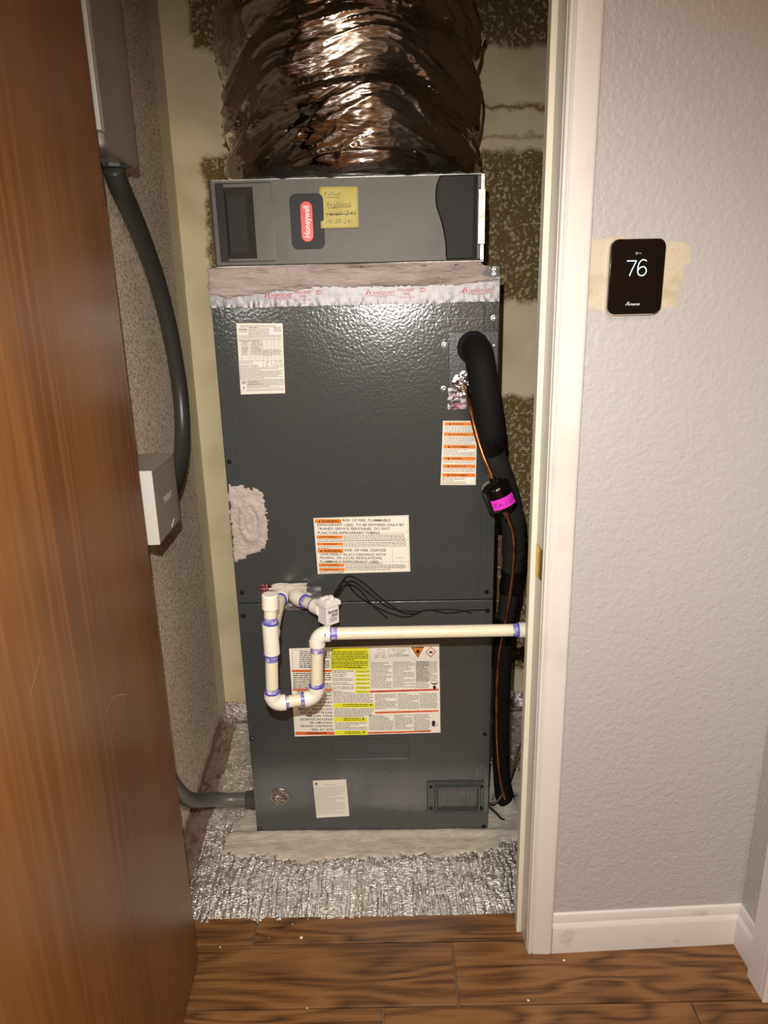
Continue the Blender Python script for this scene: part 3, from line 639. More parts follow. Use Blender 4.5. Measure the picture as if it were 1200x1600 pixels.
s.done('rating_label', ah, 'paper', 'white rating plate label full of small tables')

# big label, printed upside down
s = Sticker(cor([(-.1919, .5522), (.1807, .5582), (.1839, .3070), (-.1921, .3013)]), [(30, 52), (1140, 20), (1147, 672), (75, 702)], ['print', 'dorange', 'yellow', 'print_grey', 'redband', 'orange', 'paper_warm'])
s.rect(340, 45, 620, 205, 2)
for y0, y1, xa, xb in ((204, 221, 52, 345), (343, 358, 58, 352), (665, 690, 80, 368)): s.rect(xa, y0, xb, y1, 1)
s.poly([(290, 668), (308, 668), (299, 686)], 0); s.text('WARNING', 165, 668, 285, 687, 0, .02, flip=False) if False else None
def up(t_, x0, y0, x1, y1, mi=0, bold=0.0): s.text(t_, x0, y1, x1, y0, mi, bold, flip=True)
up('WARNING', 165, 668, 285, 686, 0, .02)
for k, (t_, x0) in enumerate((('RISK OF FIRE -', 178), ('AUXILIARY DEVICES', 114), ('WHICH MAY BE', 186), ('IGNITION SOURCES', 112), ('SHALL NOT BE', 172), ('INSTALLED IN THE', 118), ('DUCTWORK, OTHER', 102), ('THAN AUXILIARY', 150), ('DEVICES LISTED FOR', 96), ('USE WITH THE', 180), ('SPECIFIC APPLIANCE.', 96), ('SEE INSTRUCTIONS.', 96))):
    y = 640-k*25.6; up(t_, x0+4-k*1.2, y, 357-k*1.1, y+16, 0, .015)
s.fine(60, 228, 345, 335, 15, 0); s.fine(108, 70, 335, 192, 14, 0); s.line(54, 62, 335, 56, 2, 0); s.line(54, 62, 58, 195, 2, 0)
s.fine(345, 70, 616, 84, 12, 0); s.fine(345, 92, 616, 136, 12.5, 0); s.fine(345, 144, 616, 184, 12.5, 0); s.fine(460, 188, 610, 196, 8, 0)
for y in (207, 236, 264, 293, 325, 355): s.rect(518, y, 628, y+20, 2); up('CAUTION' if y in (264, 355) else 'ATENCION' if y == 293 else 'ATTENTION', 536, y+4, 612, y+16, 0); s.poly([(616, y+5), (624, y+5), (620, y+14)], 0)
for y in (210, 238, 266, 296, 327, 358): s.fine(358, y, 508, y+14, 12, 3)
for (x0, y0, x1, y1) in ((360, 450, 664, 484), (366, 556, 608, 590), (372, 656, 612, 690)):
    s.rect(x0, y0, x1, y1, 2); s.poly([(x1-38, y0+9), (x1-18, y0+6), (x1-27, y0+24)], 0); s.fine(x0+70, y0+6, x1-46, y0+30, 12, 0)
s.fine(362, 382, 655, 446, 11.5, 3); s.fine(366, 490, 655, 552, 11.5, 3); s.fine(372, 596, 608, 652, 11.5, 3)
s.line(630, 42, 630, 355, 1.5, 0); s.line(350, 205, 360, 450, 1.5, 0)
for (x0, y0, x1, y1, m_) in ((630, 357, 1133, 342, 4), (666, 514, 1133, 500, 1), (614, 668, 1078, 654, 1)):
    s.b.add([s.mp(x0, y0), s.mp(x1, y1), s.mp(x1, y1+12), s.mp(x0, y0+14)], [(3, 2, 1, 0)], m_)
    for k in range(3): xx = x0+(x1-x0)*(k+.35)/3; yy = y0+(y1-y0)*(k+.35)/3; up('DANGER' if m_ == 4 else 'WARNING', xx, yy+3, xx+55, yy+11, 0)
for (x0, x1) in ((638, 790), (802, 960), (970, 1126)): s.fine(x0, 152-(x0-638)*.03, x1-(60 if x0 > 900 else 0), 335, 10.5, 3)
s.fine(970, 145, 1126, 290, 10.5, 3)
for (x0, x1) in ((668, 826), (838, 986), (998, 1126)): s.fine(x0, 383-(x0-638)*.02, x1, 488, 10.5, 3)
for (x0, x1) in ((622, 800), (812, 944), (954, 1072)): s.fine(x0, 540-(x0-638)*.02, x1, 650, 10.5, 3)
for x, y0, y1 in ((798, 142, 350), (964, 138, 345), (830, 378, 500), (990, 372, 498), (804, 532, 655), (948, 525, 650)): s.line(x, y0, x, y1, 1.5, 3)
for a_ in (((766, 54), (916, 48)), ((916, 48), (918, 104)), ((918, 104), (768, 110)), ((768, 110), (766, 54))): s.line(*a_[0], *a_[1], 1.6, 0)
up('REFRIGERANT', 774, 92, 910, 104); up('SAFETY', 806, 76, 872, 88); up('GROUP A2L', 790, 58, 898, 70)
for x in (664, 714): s.line(x, 92, x+34, 91, 1.5, 3); s.line(x, 118, x+34, 117, 1.5, 3); s.line(x, 92, x, 118, 1.5, 3); s.line(x+34, 91, x+34, 117, 1.5, 3); s.fine(x+6, 98, x+30, 114, 7, 3)
s.lift = .0003; ribbon(s.b, [(682+28*(1+cos(q*pi/8)), 68+12*sin(q*pi/8)+4*sin(q*1.6)) for q in range(17)], 2.2, s.mp, 0)
s.poly([(932, 42), (1028, 39), (983, 116)], 0, .0003); s.poly([(942, 47), (1019, 45), (983, 106)], 5, .0004)
s.poly([(974, 84), (990, 84), (996, 68), (988, 62), (986, 54), (978, 60), (970, 68)], 0, .0005)
s.poly([(1036, 76), (1076, 38), (1118, 73), (1079, 115)], 4, .0003); s.poly([(1043, 76), (1076, 45), (1110, 73), (1079, 107)], 6, .0004)
s.poly([(1066, 84), (1090, 84), (1094, 70), (1084, 74), (1078, 64), (1070, 74), (1062, 68)], 0, .0005); s.line(1064, 58, 1092, 57, 3, 0)
# small pictograms at the right edge
s.poly([(1092, 330), (1096, 344), (1112, 344), (1116, 330), (1110, 318), (1098, 318)], 0); s.line(1078, 296, 1096, 312, 6, 0); s.line(1130, 296, 1112, 312, 6, 0); s.line(1092, 306, 1116, 306, 9, 0)
s.poly([(1084, 620), (1106, 626), (1110, 588), (1098, 578), (1084, 586)], 0); s.lift = .0003; ribbon(s.b, [(1112, 606), (1124, 598), (1126, 608), (1116, 622), (1130, 624)], 3, s.mp, 0)
s.done('instruction_label', ah, 'paper_warm', 'large white and yellow safety label stuck on upside down')

s = Sticker(cor([(-.1524, .1666), (-.0642, .1693), (-.0599, .0544), (-.1480, .0494)]), [(326, 118), (484, 110), (497, 278), (344, 288)], ['print_grey'])
s.rect(336, 126, 348, 138, 0); s.fine(380, 134, 430, 137, 5, 0); s.fine(336, 148, 478, 272, 5.5, 0, h=.22, slope=-.05)
s.done('paper_label', ah, 'paper', 'faded white paper label near the bottom')

# knockout covered with foil, breaker cover
b = B(); R_ = .0235; b.tube([(-.2419, -.0040, .1195), (-.2419, -.0062, .1195)], [R_, R_*.96], 32); k = b.build('knockout', 'clear', ah); lab(k, 'foil-covered round hole')
b = B(); b.tube([(-.2419+.0235*cos(q*pi/16), -.0055, .1195+.0235*sin(q*pi/16)) for q in range(33)], .0014, 6, caps=False); b.build('knockout_rim', 'steel', k)
bk = B(); u0, u1, z0, z1 = .1475, .2985, .0655, .1615; a0, a1, c0, c1 = .174, .283, .074, .146
y_, y2 = -.0095, -.0125
def frame(b, o_, i_, yo, yi, mi=0):
    (x0, x1, z0, z1), (p0, p1, q0, q1) = o_, i_
    b.add([(x0, yo, z0), (x1, yo, z0), (x1, yo, z1), (x0, yo, z1), (p0, yi, q0), (p1, yi, q0), (p1, yi, q1), (p0, yi, q1)], [(0, 1, 5, 4), (1, 2, 6, 5), (2, 3, 7, 6), (3, 0, 4, 7)], mi)
frame(bk, (u0, u1, z0, z1), (u0+.002, u1-.002, z0+.002, z1-.002), -.0040, y_)
frame(bk, (u0+.002, u1-.002, z0+.002, z1-.002), (a0-.006, a1+.006, c0-.006, c1+.006), y_, y_)
frame(bk, (a0-.006, a1+.006, c0-.006, c1+.006), (a0-.004, a1+.004, c0-.004, c1+.004), y_, y2-.004)
frame(bk, (a0-.004, a1+.004, c0-.004, c1+.004), (a0, a1, c0, c1), y2-.004, y2-.004)
frame(bk, (a0, a1, c0, c1), (a0+.003, a1-.003, c0+.003, c1-.003), y2-.004, -.0052)
bc = bk.build('breaker_cover', 'enamel_smooth', ah, ang=20); lab(bc, 'dark plastic breaker cover with a recessed window')
b = B(); b.box(a0+.003, a1-.003, -.0056, -.0044, c0+.003, c1-.003); b.build('window_flap', mat('smoked_flap', '3b3d3d', .22, bump=[('noise', (120, 10, 18), .003, 3)], spec=.8), bc)
for u, z in ((.1585, .147), (.1585, .079), (.2915, .145), (.2915, .078)): screw(u, z, bc, 'screw', .0042, y_)
# foil scrap and mastic around the drain ports
def scrap(cx, cz, w_, h_, seed, name='foil_patch', m_='foil_tape', y=-.006, rough_=.006):
    S_, T_ = np.meshgrid(np.linspace(-1, 1, 26), np.linspace(-1, 1, 26)); e_ = .12*(vnoise(S_*3+seed, T_*3, seed)-.5)
    b = B(); grid_mesh(b, cx+w_/2*S_*(1+e_), y-rough_*ridge(S_*2.2+seed, T_*2.2, seed)-rough_*.5*vnoise(S_*7+9, T_*7+9, seed), cz+h_/2*T_*(1+e_*1.3)); return b.build(name, m_, ah, ang=30)
MT['foil_red'] = mat('foil_printed_red', '9b5f66', .35, metal=.7, var=[(90, '4d1f2a', .45, .62, 2)])
lab(scrap(-.232, .711, .040, .030, 3, m_='foil_red', rough_=.003), 'scrap of foil tape with dark red print')
scrap(-.165, .690, .125, .062, 5, rough_=.004)
lab(scrap(-.180, .716, .085, .026, 7, 'sealant_smear', 'mastic', -.0075, .004), 'greyish sealant smear above the drain ports')
# foil plug where the liquid line enters
lab(scrap(.232, 1.163, .064, .048, 12, y=-.0078, rough_=.004), 'crumpled foil tape below the refrigerant lines')
S_, T_ = np.meshgrid(np.linspace(0, 2*pi, 49), np.linspace(0, pi/2*.98, 20)); rr = .024*(1+.38*(vnoise((S_/(2*pi))*12, T_*5, 3, 12)-.5)+.35*(ridge((S_/(2*pi))*18, T_*7, 4, 18)-.5))
b = B(); grid_mesh(b, .237+rr*np.cos(S_)*np.sin(pi/2-T_)*.95, -.008-rr*np.sin(T_)*.8, 1.192+rr*np.sin(S_)*np.sin(pi/2-T_)*1.1); lab(b.build('foil_plug', 'foil_wad', ah, ang=25), 'wadded foil round the copper line')
for t_, a_, c_, d_, e_ in (('DCARD 1402', .208, .258, 1.1475, 1.1535), ('GRIP', .214, .232, 1.141, 1.1455), ('HAR', .210, .220, 1.165, 1.171)):
    TP = B(); put_text(TP, t_, a_, c_, d_, e_, tm(-.0135), bold=.01); TP.build('printing', 'magenta_print', ah, smooth=False)

# ------------------------------------------------------------------ filter cabinet on top
fc = thing('filter_cabinet', 'grey media filter cabinet with a yellow note, between the foil duct and the air handler', 'filter cabinet', (AH[0], AH[1], 1.4490), AR)
IF = inv_of(ah) # local frame of the unit; the cabinet shares its axes
def fb(b, name, m_, parent=fc, **k):
    b.v = [(x, y, z-1.4490) for x, y, z in b.v]; return b.build(name, m_, parent, **k)
b = B(); b.box(-.2935, .2748, .004, .62, 1.4495, 1.6205); house = fb(b, 'housing', 'fdark', bevel=.0015)
b = B(); b.box(-.2938, .2752, .012, .625, 1.6205, 1.6232); fb(b, 'top_flange', 'steel')
b = B(); b.box(-.2938, .2752, -.006, .01, 1.4492, 1.4525); fb(b, 'bottom_flange', 'steel', bevel=.001)
# door face with a funnel-shaped finger recess
fd = B(); D0, D1, E0, E1 = -.2900, .2625, 1.4540, 1.6190
r_o = (-.2641, -.2040, 1.4668, 1.6060); r_i = (-.2600, -.2345, 1.4908, 1.5812); yf = -.006
frame(fd, (D0, D1, E0, E1), r_o, yf, yf)
frame(fd, (D0, D1, E0, E1), (D0, D1, E0, E1), yf, yf+.010)
fdoor = fb(fd, 'filter_door', 'fgrey', ang=20)
b = B(); frame(b, r_o, r_i, yf, yf+.016); rc = fb(b, 'finger_recess', 'fdark2', fdoor, ang=5, smooth=False)
b = B(); x0, x1, z0, z1 = r_i; b.add([(x0, yf+.016, z0), (x1, yf+.016, z0), (x1, yf+.016, z1), (x0, yf+.016, z1)], [(0, 1, 2, 3)]); fb(b, 'recess_floor', 'fgrey', rc, smooth=False)
b = B(); b.box(-.2800, -.2640, yf-.0012, yf-.0001, 1.4625, 1.6125); fb(b, 'dark_strip', 'fdark', fdoor)
b = B()
pl_ = rrect(-.2810, -.1655, 1.4610, 1.6135, .003); b.tube([Vector((p[0], yf-.0002, p[1])) for p in pl_+[pl_[0]]], .0008, 6, caps=False); fb(b, 'panel_seam', 'screw', fdoor)
bd = B(); bd.prism(rrect(-.1285, -.0590, 1.4826, 1.5903, .013), (0, yf-.0002, 0), (1, 0, 0), (0, 0, 1), (0, -1, 0), .003); badge = fb(bd, 'badge', 'fblue', bevel=.0008)
bd = B(); bd.prism(rrect(-.1072, -.0818, 1.4966, 1.5755, .0126, 8), (0, yf-.0032, 0), (1, 0, 0), (0, 0, 1), (0, -1, 0), .0018); lz = fb(bd, 'red_oval', 'red', badge, bevel=.0008)
b = B(); put_text(b, 'Honeywell', -.1010, -.0885, 1.5055, 1.5665, tm(yf-.0053), bold=.015, rot90=True); fb(b, 'lettering', 'white_print', badge, smooth=False)
# dark curved end panel with its black rim
cv = spline([(.1842, 1.6170, 0), (.1775, 1.602, 0), (.1748, 1.582, 0), (.1765, 1.560, 0), (.1850, 1.535, 0), (.1915, 1.510, 0), (.1955, 1.485, 0), (.1965, 1.4565, 0)], 6)
poly = [(p.x, p.y) for p in cv]+[(.2530, 1.4565), (.2530, 1.6165)]
b = B(); b.prism(poly, (0, yf, 0), (1, 0, 0), (0, 0, 1), (0, -1, 0), .0025); lp_ = fb(b, 'end_panel', 'fdark', bevel=.0006); lab(lp_, 'dark end panel with an S-curved edge')
b = B(); pp = [Vector((p[0], yf-.0015, p[1])) for p in poly[:-2]+[(.254, 1.4565)]]; b.tube(pp, .0017, 8); b.tube([Vector((.184, yf-.0015, 1.617)), Vector((.254, yf-.0015, 1.617))], .0015, 8)
b.box(.2515, .2600, yf-.004, yf, 1.4545, 1.6175); fb(b, 'black_rim', 'cable_black', lp_)
b = B(); b.box(.2605, .2672, yf-.001, yf+.006, 1.4555, 1.483); fb(b, 'side_clip', 'fgrey', bevel=.0005); b = B(); b.box(.2605, .2672, yf-.001, yf+.006, 1.5925, 1.6165); fb(b, 'side_clip', 'fgrey', bevel=.0005)
b = B(); b.box(.2672, .2752, yf+.001, .012, 1.4530, 1.6205); b.box(.2618, .2762, yf-.004, yf+.004, 1.4840, 1.5905); fb(b, 'steel_track', 'steel', bevel=.0008)
b = B(); b.box(-.2938, -.2905, yf-.0008, .01, 1.4520, 1.6205); fb(b, 'edge_trim', 'fblue', bevel=.0008)
# crinkled foil lip along the top of the cabinet
S_, T_ = np.meshgrid(np.linspace(-.225, .276, 260), np.linspace(0, 1, 8)); b = B()
grid_mesh(b, S_, -.007+.034*(1-T_)-.001*vnoise(S_*90, T_*5, 3), 1.6240-.0045*T_*(vnoise(S_*50, T_*0, 4))+.0012*ridge(S_*120, T_*3, 5)); fb(b, 'foil_lip', 'foil_tape', ang=30)

# sticky note
sn = thing('sticky_note', 'yellow sticky note with handwritten dates stuck on the grey filter cabinet', 'note', (AH[0], AH[1], 1.52), AR)
S_, T_ = np.meshgrid(np.linspace(0, 1, 12), np.linspace(0, 1, 12))
def note_pos(s, t, off=0):      # s right, t down; curls a little away from the cabinet at its foot
    x = -.0662+.0795*s+.0002*t; z = 1.6024-.0800*t-.0006*s; y = yf-.0010-.0055*t**2.2*(.6+.4*s)-off
    return x, y, z-1.52
b = B(); X_, Y_, Z_ = note_pos(S_, T_, .0); grid_mesh(b, X_, Y_, Z_); b.f = [f[::-1] for f in b.f]
pap = b.build('paper', 'note', sn, ang=60); md = pap.modifiers.new('t', 'SOLIDIFY'); md.thickness = .0003; md.offset = -1
nb = B()
def nm(X, Y): return note_pos((X-140)/905, (Y-190)/980, .0005)
def hand(t_, x0, x1, yb, yt, jit, seed):
    rn = random.Random(seed); n_ = len(t_.replace(' ', '')); x = x0; tot = sum(.6 if c in 'il1/t()' else 1 for c in t_.replace(' ', '')) + .5*t_.count(' '); un = (x1-x0)/tot
    for c in t_:
        if c == ' ': x += un*.5; continue
        wd = un*(.6 if c in 'il1/t()' else 1); tall = c in 'FRlthkdf()/0123456789'; hgt = (yb-yt)*(1 if tall else .6)*rn.uniform(.9, 1.1); dy = rn.uniform(-jit, jit)+(18 if c == 'p' else 0)
        put_text(nb, c, x+wd*.12, x+wd*.85, yb+dy, yb+dy-hgt, nm, 0, -.012, .2); x += wd
hand('Filter', 250, 650, 405, 300, 5, 1); hand('Replaced', 300, 880, 655, 545, 6, 2); hand('(6/10/24)', 290, 985, 870, 775, 8, 3); hand('(11/20/24)', 275, 900, 1055, 960, 8, 4)
for pts in ([(290, 445), (610, 440)], [(330, 688), (620, 676), (885, 664)], [(270, 832), (600, 838), (990, 830)], [(360, 850), (640, 852)]): ribbon(nb, pts, 11, nm)
lab(nb.build('handwriting', 'ink', sn, smooth=False), 'dark pen handwriting, one date struck through')

# ------------------------------------------------------------------ foil duct
fdz = 1.6235
duct = thing('flexible_duct', 'big crumpled silver foil flexible duct rising from the filter cabinet', 'duct', (.003, .665, fdz))
NT, NZ = 560, 400
T_, Zz = np.meshgrid(np.linspace(0, 1, NT+1), np.linspace(0, 1, NZ)); th = T_*2*pi; H = 2.437-fdz; z_ = Zz*H
sag = .030*np.sin(th*2+1.2)+.018*np.sin(th+.4); zz = z_+sag+.05*(vnoise(T_*10, z_*5, 3, 10)-.5)
Rb = .296+.006*np.sin(z_*9)
ring = np.abs(np.sin(zz*pi/.135)); Rr = .026*ring**.5
wz = zz+.10*(vnoise(T_*5, z_*3, 41, 5)-.5)+.03*(vnoise(T_*14, z_*8, 42, 14)-.5)
big = .024*ridge(T_*6, wz*12, 5, 6)*vnoise(T_*8, z_*6, 6, 8)
fold = .021*ridge(T_*9, wz*30, 7, 9)**3*vnoise(T_*9, z_*9, 16, 9); fold2 = .0075*ridge(T_*17, wz*62, 8, 17)**3*vnoise(T_*20, z_*12, 17, 20); fine_ = .0011*ridge(T_*60, wz*150, 9, 60)**2
low = np.clip(z_/.045, 0, 1)**.7
Rad = (Rb-.022)+(Rr+big+fold+fold2+fine_-.012)*low - .012*(1-low)
Xd = Rad*np.cos(th); Yd = Rad*np.sin(th)*1.0
b = B(); grid_mesh(b, Xd, Yd, z_); b.build('foil_jacket', 'foil_duct', duct, ang=38)
b = B(); Tb, Zb = np.meshgrid(np.linspace(0, 2*pi, 121), np.linspace(0, 1, 8)); rb = .2745+.004*vnoise(Tb*6/2/pi*6, Zb*2, 2, 36)
grid_mesh(b, rb*np.cos(Tb), rb*np.sin(Tb), .001+Zb*.030); lab(b.build('collar', 'strap', duct), 'dark collar band at the duct foot')

# ------------------------------------------------------------------ PVC condensate drain
PY = .134
dl = thing('drain_pipe', 'cream PVC drain pipe with a trap and purple rings, before the dark cabinet', 'pipe', (-.2, .134, .70))
ID = inv_of(dl); pr = .01335; fr_ = .0167
def dp(b, name, m_, parent=dl, **k): return b.build(name, m_, parent, ID, **k)
Q = {}
xr, yr = -.1985, .140                                          # left riser
p_stub = Vector((-.2000, .3740, .700))
zt, ze = .700, .5435
yb_ = .158; xb_ = -.1085                                       # right riser
lx = lambda z: (xr+(z-.70)*.045, yr, z)
b = B(); b.tube([lx(.800), lx(.798), lx(.768), lx(.7675)], [.0150, .0172, .0172, .0160], 32); dp(b, 'end_cap', 'pvc_white', bevel=.0008)
b = B(); b.cyl(lx(.7690), lx(.728), pr, None, 32); dp(b, 'pipe', 'pvc')
b = B(); b.tube([(xr, yr, .735), (xr, yr, .664)], fr_, 32); b.tube([(xr, yr, .700), (xr, yr+.030, .700)], fr_, 32); dp(b, 'tee', 'pvc_white', bevel=.0006)
b = B(); b.cyl((xr, yr+.028, .700), (p_stub.x, .350, .700), pr, None, 32); dp(b, 'pipe', 'pvc')
b = B(); b.cyl(lx(.666), lx(.5705), pr, None, 32); dp(b, 'pipe', 'pvc')
def elbow(c, d1, d2, leg=.028, r=fr_, name='elbow'):
    c = Vector(c); d1 = Vector(d1).normalized(); d2 = Vector(d2).normalized(); R_ = .020
    pts = [c+d1*leg, c+d1*(leg*.8)]+[c+d1*R_+(d2*R_-d1*R_)*0 if False else (c+(d1+d2)*R_ - d2*R_*cos(a)-d1*R_*sin(a)) for a in [k*pi/2/8 for k in range(9)]]+[c+d2*(leg*.8), c+d2*leg]
    b = B(); b.tube(pts, r, 32); b.tube([c+d1*leg, c+d1*(leg-.013)], r*1.045, 32); b.tube([c+d2*leg, c+d2*(leg-.013)], r*1.045, 32); return dp(b, name, 'pvc_white', bevel=.0006)
eL = Vector(lx(ze)); eR = Vector((-.1115, yb_, ze+.001)); he_p = Vector((-.1025, yb_, .6970))
run = (eR-eL); run.z = 0; run.normalize(); ur = (he_p-eR).normalized(); ul = Vector((.045, 0, 1)).normalized()
elbow(eL, ul, run); elbow(eR, -run, ur); 
b = B(); b.cyl(eL+run*.026, eR-run*.026, pr, None, 32); dp(b, 'pipe', 'pvc')
b = B(); b.cyl(eR+ur*.026, he_p-ur*.026, pr, None, 32); dp(b, 'pipe', 'pvc')
hd = Vector((1, -.010, -.016)).normalized(); he = elbow(he_p, -ur, hd)
hend = he_p+hd*.440
b = B(); b.cyl(he_p+hd*.026, he_p+hd*.552, pr, None, 32); dp(b, 'pipe', 'pvc')
b = B(); b.tube([he_p+hd*.4300, he_p+hd*.4800], .0166, 32); dp(b, 'coupling', 'pvc_white', bevel=.0006)
def ring(p, d, ln=.0035, r=.0171, m_='primer', name='primer_ring', parent=dl):
    p = Vector(p); d = Vector(d).normalized(); b = B(); b.tube([p, p+d*ln], r, 32); return dp(b, name, m_, parent)
def wash(p, d, ln=.009):
    return ring(p, d, ln, pr+.0004, 'primer_light', 'primer_smear')
ring(lx(.7335), ul, .0030); wash(lx(.7362), ul, .013)
ring(lx(.6625), ul, .0020); wash(lx(.648), ul, .0150)
ring(eL+ul*.0270, ul, .0030); wash(eL+ul*.0295, ul, .011)
ring(eL+run*.0265, run, .003); wash(eL+run*.029, run, .006)
ring(eR-run*.0295, run, .003); wash(eR-run*.0355, run, .006)
ring(eR+ur*.0270, ur, .003); wash(eR+ur*.0295, ur, .007); wash(he_p-ur*.042, ur, .015)
ring(he_p+hd*.0265, hd); wash(he_p+hd*.030, hd, .013)
ring(he_p+hd*.4275, hd); wash(he_p+hd*.418, hd, .010)
b = B(); b.box(-.0860, -.0835, yb_-fr_-.0016, yb_-fr_+.002, .697, .705); dp(b, 'blue_mark', 'blue_mark')
# port elbows at the cabinet
b = B(); b.tube([(-.2005, .382, .7005), (-.2000, .346, .7005)], [.0205, .0185], 32); dp(b, 'port_bushing', 'pvc_white', bevel=.001)
ring((-.2000, .3395, .7003), (.0, 1, 0), .0035)
e2 = Vector((-.1610, .352, .700)); d2 = (Vector((-.085, .262, .7))-e2); d2.z = 0; d2.normalize()
b = B(); b.tube([Vector((-.1610, .384, .700)), Vector((-.1610, .368, .700)), e2+Vector((.001, 0, 0)), e2+d2*.012, e2+d2*.030], [.019, .0185, .0195, .019, .0172], 32); dp(b, 'elbow', 'pvc_white')
ring(e2+d2*.031, d2); b = B(); b.cyl(e2+d2*.028, e2+d2*.070, pr, None, 32); dp(b, 'pipe', 'pvc'); wash(e2+d2*.0345, d2, .008)
ring(e2+d2*.066, d2); b = B(); b.cyl(e2+d2*.069, e2+d2*.100, .0172, None, 32); dp(b, 'coupling', 'pvc_white', bevel=.0006)
# float switch
fs_c = e2+d2*.112+Vector((.006, 0, .003))
fa = radians(38)
MTf = Matrix.Translation(fs_c) @ Matrix.Rotation(fa, 4, 'Z') @ Matrix.Scale(1.18, 4)
def fbox(b, x0, x1, y0, y1, z0, z1, mi=0):
    t_ = B(); t_.box(x0, x1, y0, y1, z0, z1); b.add([MTf @ Vector(p) for p in t_.v], t_.f, mi)
b = B(); fbox(b, -.0150, .0150, -.0150, .0150, -.026, .012); fsw = dp(b, 'float_switch', 'switch', bevel=.002); lab(fsw, 'small white box float switch with black print')
b = B(); fbox(b, -.0180, .0180, -.0180, .0180, .012, .0205); fbox(b, -.0125, -.0030, -.014, -.004, .0205, .0265); fbox(b, .0015, .0085, -.008, .001, .0205, .0295); fbox(b, -.010, .008, .006, .0125, .0205, .025); fbox(b, .009, .0145, -.0165, -.009, .0205, .024); dp(b, 'switch_lid', 'switch', fsw, bevel=.001)
b = B(); fm = lambda s, t: tuple(MTf @ Vector((s, -.0153, t)))
put_text(b, 'Rectorseal', -.0115, .0120, -.0010, .0055, fm, bold=.03, shear=.3); put_text(b, 'SS2', -.004, .0110, -.0085, -.0030, fm, bold=.04, shear=.2)
for z in (-.012, -.015, -.018): ribbon(b, [(-.008, z), (.008, z)], .0011, fm)
dp(b, 'lettering', 'print', fsw, smooth=False)
# switch wires
ws = fs_c+Vector((.010, .012, .024))
for k, pts in enumerate(([(-.030, .345, .742), (.010, .358, .705), (.060, .362, .662), (.120, .362, .650), (.175, .362, .652), (.230, .360, .650), (.262, .359, .640)],
                         [(-.040, .350, .752), (-.005, .356, .735), (.040, .358, .690), (.09, .360, .650), (.13, .360, .644)],
                         [(-.036, .340, .735), (-.010, .352, .715), (.020, .356, .672), (.055, .350, .640)],
                         [(-.045, .340, .745), (-.015, .354, .700), (.04, .358, .660), (.10, .360, .637), (.15, .357, .655), (.20, .356, .645), (.25, .355, .650), (.300, .352, .652)])):
    b = B(); b.tube(spline([ws, ws+Vector((.012, .006, .008+.004*k))]+[Vector((p[0], p[1]-.004, p[2])) for p in pts], 8), .0013, 8); dp(b, 'switch_wire', 'cable_black')

# ------------------------------------------------------------------ refrigerant lines
sl = thing('suction_line', 'thick black foam-insulated refrigerant line curving down beside the cabinet', 'pipe', (.379, .448, 0))
IS = inv_of(sl)
pth = spline([(.2600, .366, 1.2660), (.2610, .345, 1.2690), (.2620, .318, 1.2600), (.2640, .298, 1.2350), (.2700, .289, 1.1900), (.2780, .287, 1.1400), (.2860, .293, 1.0900), (.2930, .303, 1.0500), (.3080, .312, 1.0120), (.3250, .325, .9700), (.3430, .338, .9200), (.3540, .352, .8700), (.3590, .362, .8200), (.3600, .370, .7600), (.3570, .378, .7000), (.3520, .388, .6200), (.3490, .395, .5400), (.3490, .402, .4500), (.3510, .410, .3500), (.3545, .418, .2200), (.3600, .426, .1300), (.3700, .438, .0600), (.3830, .450, .0020)], 8)
def seg_of(z1, z0): return [p for p in pth[8:] if z0 <= p.z <= z1]
up_seg = [p for i, p in enumerate(pth) if i < 16 or p.z >= 1.075]
n_ = len(up_seg); b = B(); b.tube(up_seg, [.0315 if i > 6 else .0285+.0005*i for i in range(n_-2)]+[.030, .026], 28); lab(b.build('upper_insulation', 'black_rubber', sl, IS), 'smooth black foam elbow')
sg = seg_of(1.10, 1.035); b = B(); b.tube(sg, .0265, 28); b.build('tape_wrap', 'tape_black', sl, IS)
sg = seg_of(1.05, .735); b = B(); b.tube(sg, [.0272 if p.z > .78 else .0245 for p in sg], 28); b.build('insulation', 'foam_grey', sl, IS)
sg = seg_of(.750, .672); b = B(); b.tube(sg, [.0245+.0012*sin(i*1.3) for i in range(len(sg))], 28); b.build('tape_wrap', 'tape_black', sl, IS)
sg = seg_of(.690, .600); b = B(); b.tube(sg, .0222, 28); b.build('insulation', 'foam_grey', sl, IS)
sg = seg_of(.615, .540); b = B(); b.tube(sg, .0228, 28); tw = b.build('tape_wrap', 'tape_black', sl, IS)
b = B(); c_ = sg[len(sg)//4]
for dz, t_ in ((0, 'AIREX'), (.0, '')):
    if t_: put_text(b, t_, -.001, .006, -.012, .014, lambda s, t: (c_.x-.008+s, c_.y-.0232, c_.z+t-.006), bold=.02, rot90=True)
put_text(b, '2in 10m', 0, .0035, -.012, .008, lambda s, t: (c_.x-.0125+s, c_.y-.0225, c_.z+t-.006), bold=.0, rot90=True)
b.build('lettering', 'white_print', tw, IS, smooth=False)
sg = [p for p in pth[8:] if p.z <= .555]; b = B(); b.tube(sg, [.0228 if p.z > .12 else .0228+.005*(.12-p.z)/.12 for p in sg], 28); b.build('insulation', 'black_rubber', sl, IS)
# sealant where it passes the floor
S_, T_ = np.meshgrid(np.linspace(0, 2*pi, 49), np.linspace(0, 1, 16)); rr = .026+.030*T_**1.2*(1+.5*(vnoise(S_/2/pi*9, T_*3, 3, 9)-.5)); zq = .0075+.042*(1-T_)**2*(.3+1.0*vnoise(S_/2/pi*8, T_*2, 4, 8))
b = B(); grid_mesh(b, .384+rr*np.cos(S_), .450+rr*np.sin(S_), zq); lab(b.build('sealant_cone', mat('mastic_pale', 'a8a49c', .5, bump=[('noise', 120, .004, 4)]), sl, IS, ang=60), 'pale sealant smeared round the foot')

